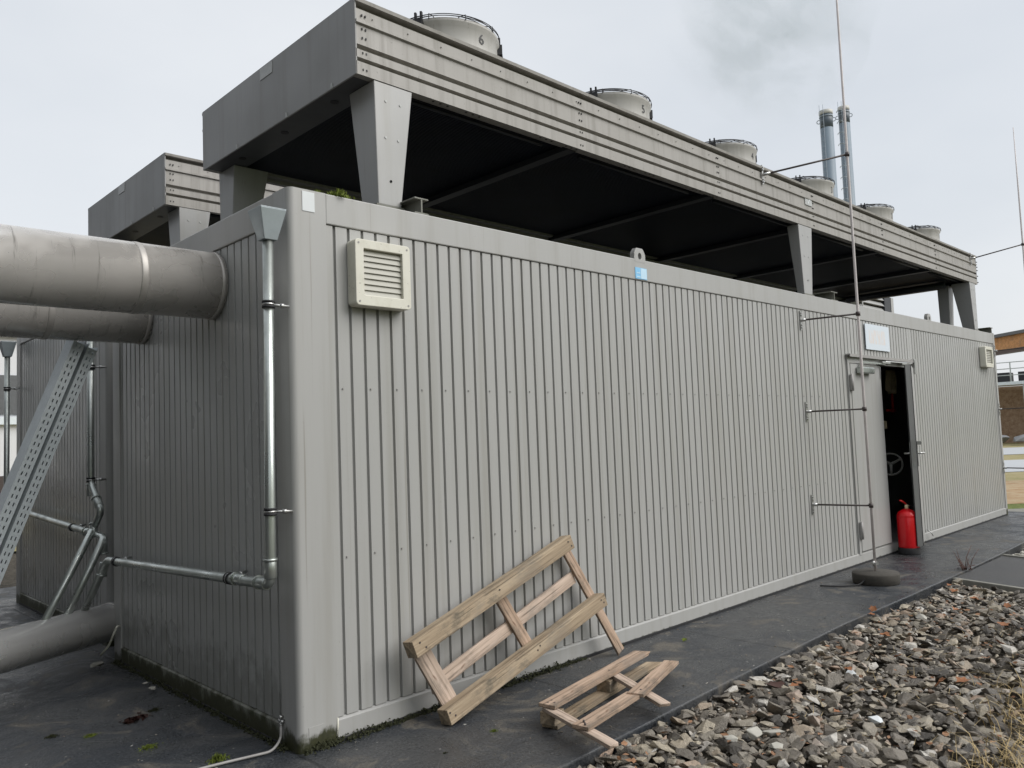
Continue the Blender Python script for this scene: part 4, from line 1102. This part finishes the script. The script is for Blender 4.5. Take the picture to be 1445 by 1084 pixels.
# dry grass
mb = MB(); r = random.Random(4)
for i in range(900):
    cx, cy = r.choice([(2.05, -2.62), (2.3, -2.72), (2.75, -2.52), (2.6, -2.75), (3.2, -2.5), (3.0, -2.8), (2.2, -2.95)])
    p = Vector((cx + r.gauss(0, .13), cy + r.gauss(0, .12), -.06)); l = r.uniform(.07, .22); a = r.uniform(0, 6.28); le = r.uniform(.25, .95)
    e = Vector((math.cos(a) * le, math.sin(a) * le, 1)).normalized(); w = Vector((-math.sin(a), math.cos(a), 0)) * r.uniform(.0012, .0028)
    m = p + e * l * .55; tp = p + e * l + Vector((math.cos(a), math.sin(a), -.5)) * l * .35
    mb.add([p - w, p + w, m + w, tp, m - w], [(0, 1, 2, 4), (4, 2, 3)])
for i in range(160):
    p = Vector((r.uniform(1.9, 4.6), r.uniform(-2.4, -1.5), 0)); p.z = gz(p.x, p.y) + .055; a = r.uniform(0, 6.28); l = r.uniform(.04, .14)
    e = Vector((math.cos(a), math.sin(a), r.uniform(-.1, .5))).normalized(); w = Vector((-math.sin(a), math.cos(a), 0)) * .0015
    mb.add([p - w, p + w, p + e * l], [(0, 1, 2)])
o = mb.build('dry_grass', 'straw', None, recalc=False); tag(o, 'dry straw coloured grass at the lower right edge of the stones', 'grass', None, 'stuff')
# loose cable at the near corner
mb = MB(); mb.tube(fillet([(-.012, .165, .12), (-.02, .15, .05), (-.08, .13, .012), (-.30, .18, .012), (-1.2, .34, .012)], .05), .007, 8)
t = thing('ground_cable', 'pale earthing cable running from the bolt at the near container corner', 'cable', (-.012, .165, 0))
mb.build('cable', 'rod', t)
mb = MB()
for dy, dz in ((-.014, 0), (.014, 0), (0, .02), (0, -.018)): mb.piece().tube([(.0, .165 + dy, .135 + dz), (-.02, .165 + dy, .135 + dz)], .009, 8)
mb.build('bolt', 'zinc', t)

# ------------------------------------------------------------------ far things
def flue(cx, cy, rad, top, label, cage):
    t = thing('chimney', label, 'chimney', (cx, cy, 0), 'two tall flues behind the plant')
    mb = MB(); mb.tube([(cx, cy, -.2), (cx, cy, top - 1.35)], rad, 32); mb.build('shaft', 'flue', t)
    mb = MB(); mb.tube([(cx, cy, top - 1.35), (cx, cy, top - .3)], rad * 1.01, 32); mb.build('dark_band', 'flueband', t)
    mb = MB(); mb.lathe([(rad * 1.0, top - .3), (rad * 1.07, top - .28), (rad * 1.07, top), (rad * .9, top), (rad * .85, top - .2)], (cx, cy, 0), 32); mb.build('cap', 'fluecap', t)
    mb = MB(); d = Vector((-.93, -.30)); d.normalize(); g = Vector((-d.y, d.x))
    off = -rad * .55
    bx, by = cx + d.x * (rad + .1) + g.x * off, cy + d.y * (rad + .1) + g.y * off
    for s in (-.13, .13): mb.tube([(bx + g.x * s, by + g.y * s, 0), (bx + g.x * s, by + g.y * s, top + .35)], .02, 6)
    z = 1
    while z < top: mb.tube([(bx - g.x * .13, by - g.y * .13, z), (bx + g.x * .13, by + g.y * .13, z)], .016, 5); z += .4
    if cage:
        z = 3
        while z < top:
            mb.tube([(bx + g.x * .26 * math.cos(a) + d.x * .5 * math.sin(a), by + g.y * .26 * math.cos(a) + d.y * .5 * math.sin(a), z) for a in [math.pi * k / 8 for k in range(9)]], .025, 5, False); z += .9
    mb.build('ladder', 'ladder', t)
    mb = MB()
    for s in (-1, 1):
        q = Vector((cx + g.x * s * rad * 1.15, cy + g.y * s * rad * 1.15, top - .75)); mb.tube([q + Vector((g.x * math.cos(a), g.y * math.cos(a), math.sin(a))) * .14 for a in [2 * math.pi * k / 12 for k in range(13)]], .03, 5, False)
    mb.tube([(cx, cy, top - .5), (cx, cy, top - .44)], rad * 1.08, 24); mb.build('lifting_ring', 'ladder', t)
D1, D2 = 61.0, 64.0
flue(-2.036 + .9731 * D1, -3.71 + .4151 * D1, .47, 1.547 + .3925 * D1, 'blue grey steel chimney on the left of the pair, behind the cooler', False)
flue(-2.036 + .9889 * D2, -3.71 + .3992 * D2, .42, 1.547 + .3965 * D2, 'blue grey steel chimney on the right of the pair, with ladder cage', True)

# timber bridge beam
t = thing('timber_bridge', 'orange timber footbridge beam beyond the far right corner', 'timber bridge', (24, 2.9, 0))
A_ = Vector((25.8, 5.12, 0)); B_ = Vector((22.1, .55, 0)); e = (B_ - A_).normalized(); n_ = Vector((-e.y, e.x, 0))
if n_.x < 0: n_ = -n_
def hb(name, mat, w0, w1, z0, z1, x0=0, x1=0):
    mb = MB(); a = A_ - e * x0; b = B_ + e * x1
    mb.hexa([a + n_ * w0 + Z_ * z0, b + n_ * w0 + Z_ * z0, b + n_ * w1 + Z_ * z0, a + n_ * w1 + Z_ * z0], [a + n_ * w0 + Z_ * z1, b + n_ * w0 + Z_ * z1, b + n_ * w1 + Z_ * z1, a + n_ * w1 + Z_ * z1]); return mb.build(name, mat, t)
hb('beam', 'timber', 0, .22, 3.47, 3.84); hb('roof_flashing', 'flash', -.12, .5, 3.841, 3.93, .2, .2); hb('soffit', 'soffit', -.02, .30, 3.37, 3.469)
for q in (A_, B_):
    mb = MB(); mb.box((q.x + .3, q.y - .1, -.2), (q.x + .5, q.y + .1, 3.37)); mb.build('post', 'timber', t)
# raised platform and rough wall
t = thing('steel_platform', 'grey railed steel platform far behind on the right', 'platform', (55, 8, 0))
mb = MB(); mb.box((54.5, 2, 3.55), (57, 16, 3.75)); mb.build('deck', 'galv', t)
mb = MB()
for y in range(2, 17): mb.box((54.5, y - .03, 3.75), (54.56, y + .03, 4.95))
for z in (4.15, 4.55, 4.95): mb.box((54.49, 2, z - .025), (54.57, 16, z + .025))
mb.build('railing', 'galvbright', t)
for y in (5.5, 7.4, 9.3, 11.2):
    mb = MB(); mb.box((54.6, y - .12, -.2), (54.84, y + .12, 3.549)); mb.build('post', 'galvbright', t)
mb = MB()
for y in (10.9, 9.6, 8.3, 6.9): mb.piece().box((56, y - .45, 3.76), (57, y + .35, 4.4))
mb.build('machine', 'rubber', t)
mb = MB(); mb.box((57.2, 1, -.2), (58, 17, 3.54)); o = mb.build('rough_wall', 'redwall', None, org=(57.5, 8, 0)); tag(o, 'brown rough stone wall under the far platform', 'wall')
for i, (y, s, lb) in enumerate([(8.9, .75, 'big pale boulder beyond the far road, right of the container'), (7.4, .7, 'second big boulder beyond the far road, nearer the frame edge'), (10.3, .6, 'boulder beyond the road just past the container corner')]):
    vs, fs = VAR[3 + i]; mb = MB(); mb.add([Vector((52, y, s * .45)) + Vector((v.x * s * .9, v.y * s * 1.15, v.z * s * 1.1)) for v in vs], fs)
    o = mb.build('boulder', 'boulder', None, org=(52, y, 0), bevel=.05); tag(o, lb, 'boulder', 'boulders beyond the road')
# pale hall far behind on the left
t = thing('storage_hall', 'pale hall glimpsed left of the rear container, under the pipes', 'building', (3, 24, 0))
mb = MB(); mb.box((-8, 22, 1.0), (8, 32, 4.9)); mb.build('wall', 'halls', t)
mb = MB(); mb.box((-8.02, 21.97, -.2), (8.02, 32.02, .999)); mb.build('plinth', 'rodarm', t)
mb = MB(); mb.box((-8.1, 21.85, 2.42), (8.1, 21.99, 2.62)); mb.build('rail', 'galv', t)
mb = MB(); mb.box((-8.2, 21.8, 4.901), (8.2, 32.2, 5.05)); mb.build('roof', 'flash', t)
for x in (-6, -2, 2.5, 6): 
    mb = MB(); mb.box((x, 21.95, 2.7), (x + 1.2, 21.999, 3.8)); mb.build('window', 'flash', t)

# unseen works hall, added to shade the left walls; clad pipes run to it
t = thing('unseen_hall', 'unseen dark grey works hall, added for shade, that the big clad pipes run into', 'building', (-12, 6, 0))
mb = MB(); corr(mb, -5.0, 19.0, .4, 8.2, lambda q, d, z: (-6.6 - d, q, z), .2, .0, .03, 7.0, .03, .012); mb.build('wall', 'hallgrey', t)
mb = MB(); mb.box((-13.7, -5.05, -.16), (-6.56, 19.05, .399)); mb.build('plinth', 'rodarm', t)
mb = MB(); mb.box((-13.8, -5.15, 8.201), (-6.45, 19.15, 8.5)); mb.build('roof', 'flash', t)
# ------------------------------------------------------------------ smoke
def smoke():
    me = bpy.data.meshes.new('smoke'); bm = bmesh.new(); bmesh.ops.create_icosphere(bm, subdivisions=4, radius=1)
    for v in bm.verts:
        d = 1 + .25 * noise.noise(v.co * 1.6); v.co *= d
    bm.to_mesh(me); bm.free()
    m = bpy.data.materials.new('smoke_volume'); m.use_nodes = True; nt = m.node_tree; n = nt.nodes
    n.remove(n['Principled BSDF']); v = n.new('ShaderNodeVolumePrincipled')
    v.inputs['Color'].default_value = (.54, .61, .655, 1); v.inputs['Density'].default_value = 0; v.inputs['Anisotropy'].default_value = 0
    tc = n.new('ShaderNodeTexCoord'); mp = n.new('ShaderNodeMapping'); mp.inputs['Scale'].default_value = (1.0, 1.7, 1.3)
    nz = n.new('ShaderNodeTexNoise'); nz.inputs['Scale'].default_value = 1.7; nz.inputs['Detail'].default_value = 6; nz.inputs['Roughness'].default_value = .62; nz.inputs['Distortion'].default_value = .8
    ln = n.new('ShaderNodeVectorMath'); ln.operation = 'LENGTH'
    fo = n.new('ShaderNodeMapRange'); fo.inputs[1].default_value = .25; fo.inputs[2].default_value = 1.0; fo.inputs[3].default_value = 1; fo.inputs[4].default_value = 0
    mr = n.new('ShaderNodeMapRange'); mr.inputs[1].default_value = .47; mr.inputs[2].default_value = .64; mr.inputs[3].default_value = 0; mr.inputs[4].default_value = .21
    mu = n.new('ShaderNodeMath'); mu.operation = 'MULTIPLY'
    L = nt.links.new
    L(tc.outputs['Object'], mp.inputs[0]); L(mp.outputs[0], nz.inputs['Vector']); L(tc.outputs['Object'], ln.inputs[0]); L(ln.outputs['Value'], fo.inputs[0])
    L(nz.outputs['Fac'], mr.inputs[0]); L(mr.outputs[0], mu.inputs[0]); L(fo.outputs[0], mu.inputs[1]); L(mu.outputs[0], v.inputs['Density']); L(v.outputs[0], n['Material Output'].inputs['Volume'])
    me.materials.append(m)
    o = bpy.data.objects.new('smoke', me); COL.objects.link(o)
    o.location = (-2.036 + 54.2, -3.71 + 26.6, 1.547 + 29.2); o.scale = (8.2, 8.2, 7.2); o.rotation_euler = (R(15), R(30), R(-40))
    tag(o, 'thin grey smoke plume drifting left above the chimneys', 'smoke', None, 'stuff')
smoke()

# ------------------------------------------------------------------ camera, light, world
cam = bpy.data.cameras.new('camera'); co = bpy.data.objects.new('camera', cam); COL.objects.link(co)
co.location = (-2.0357, -3.7095, 1.5466); co.rotation_euler = (1.6367, .0387, -.7698)
cam.sensor_width = 36; cam.sensor_fit = 'HORIZONTAL'; cam.lens = 36 * 1122.255 / 1445; cam.clip_end = 2000; cam.clip_start = .05
scn.camera = co
SUN_EL, SUN_AZ = 42, -62       # degrees; azimuth of the direction towards the sun, from +X
sl = bpy.data.lights.new('sun', 'SUN'); sl.energy = 1.5; sl.angle = R(50); sl.color = (1, .985, .96)
so = bpy.data.objects.new('sun', sl); COL.objects.link(so)
dv = Vector((math.cos(R(SUN_EL)) * math.cos(R(SUN_AZ)), math.cos(R(SUN_EL)) * math.sin(R(SUN_AZ)), math.sin(R(SUN_EL))))
so.rotation_euler = dv.to_track_quat('Z', 'Y').to_euler(); so.location = dv * 30
w = bpy.data.worlds.new('World'); scn.world = w; w.use_nodes = True; nt = w.node_tree; n = nt.nodes; L = nt.links.new
bg = n['Background']; sky = n.new('ShaderNodeTexSky'); sky.sky_type = 'NISHITA'; sky.sun_disc = False
sky.sun_elevation = R(SUN_EL); sky.sun_rotation = R(90 - SUN_AZ); sky.air_density = 1.2; sky.dust_density = 4
tc = n.new('ShaderNodeTexCoord'); mp = n.new('ShaderNodeMapping'); mp.inputs['Scale'].default_value = (1, 1, 2.2)
nz = n.new('ShaderNodeTexNoise'); nz.inputs['Scale'].default_value = 1.6; nz.inputs['Detail'].default_value = 5; nz.inputs['Roughness'].default_value = .5
cr = n.new('ShaderNodeValToRGB'); e = cr.color_ramp.elements
e[0].position = .3; e[0].color = (.745, .785, .835, 1); e[1].position = .7; e[1].color = (.90, .925, .955, 1)
sc = n.new('ShaderNodeMix'); sc.data_type = 'RGBA'; sc.blend_type = 'MULTIPLY'; sc.inputs[0].default_value = 1; sc.inputs[7].default_value = (5.2, 5.2, 5.2, 1)
mx = n.new('ShaderNodeMix'); mx.data_type = 'RGBA'; mx.inputs[0].default_value = .9
L(tc.outputs['Generated'], mp.inputs[0]); L(mp.outputs[0], nz.inputs['Vector']); L(nz.outputs['Fac'], cr.inputs[0]); L(cr.outputs[0], sc.inputs[6])
L(sky.outputs[0], mx.inputs[6]); L(sc.outputs[2], mx.inputs[7]); L(mx.outputs[2], bg.inputs['Color']); bg.inputs['Strength'].default_value = .1
scn.view_settings.view_transform = 'Standard'; scn.view_settings.look = 'None'; scn.view_settings.gamma = 1
scn.view_settings.exposure = .88
scn.cycles.max_bounces = 8; scn.cycles.volume_bounces = 1
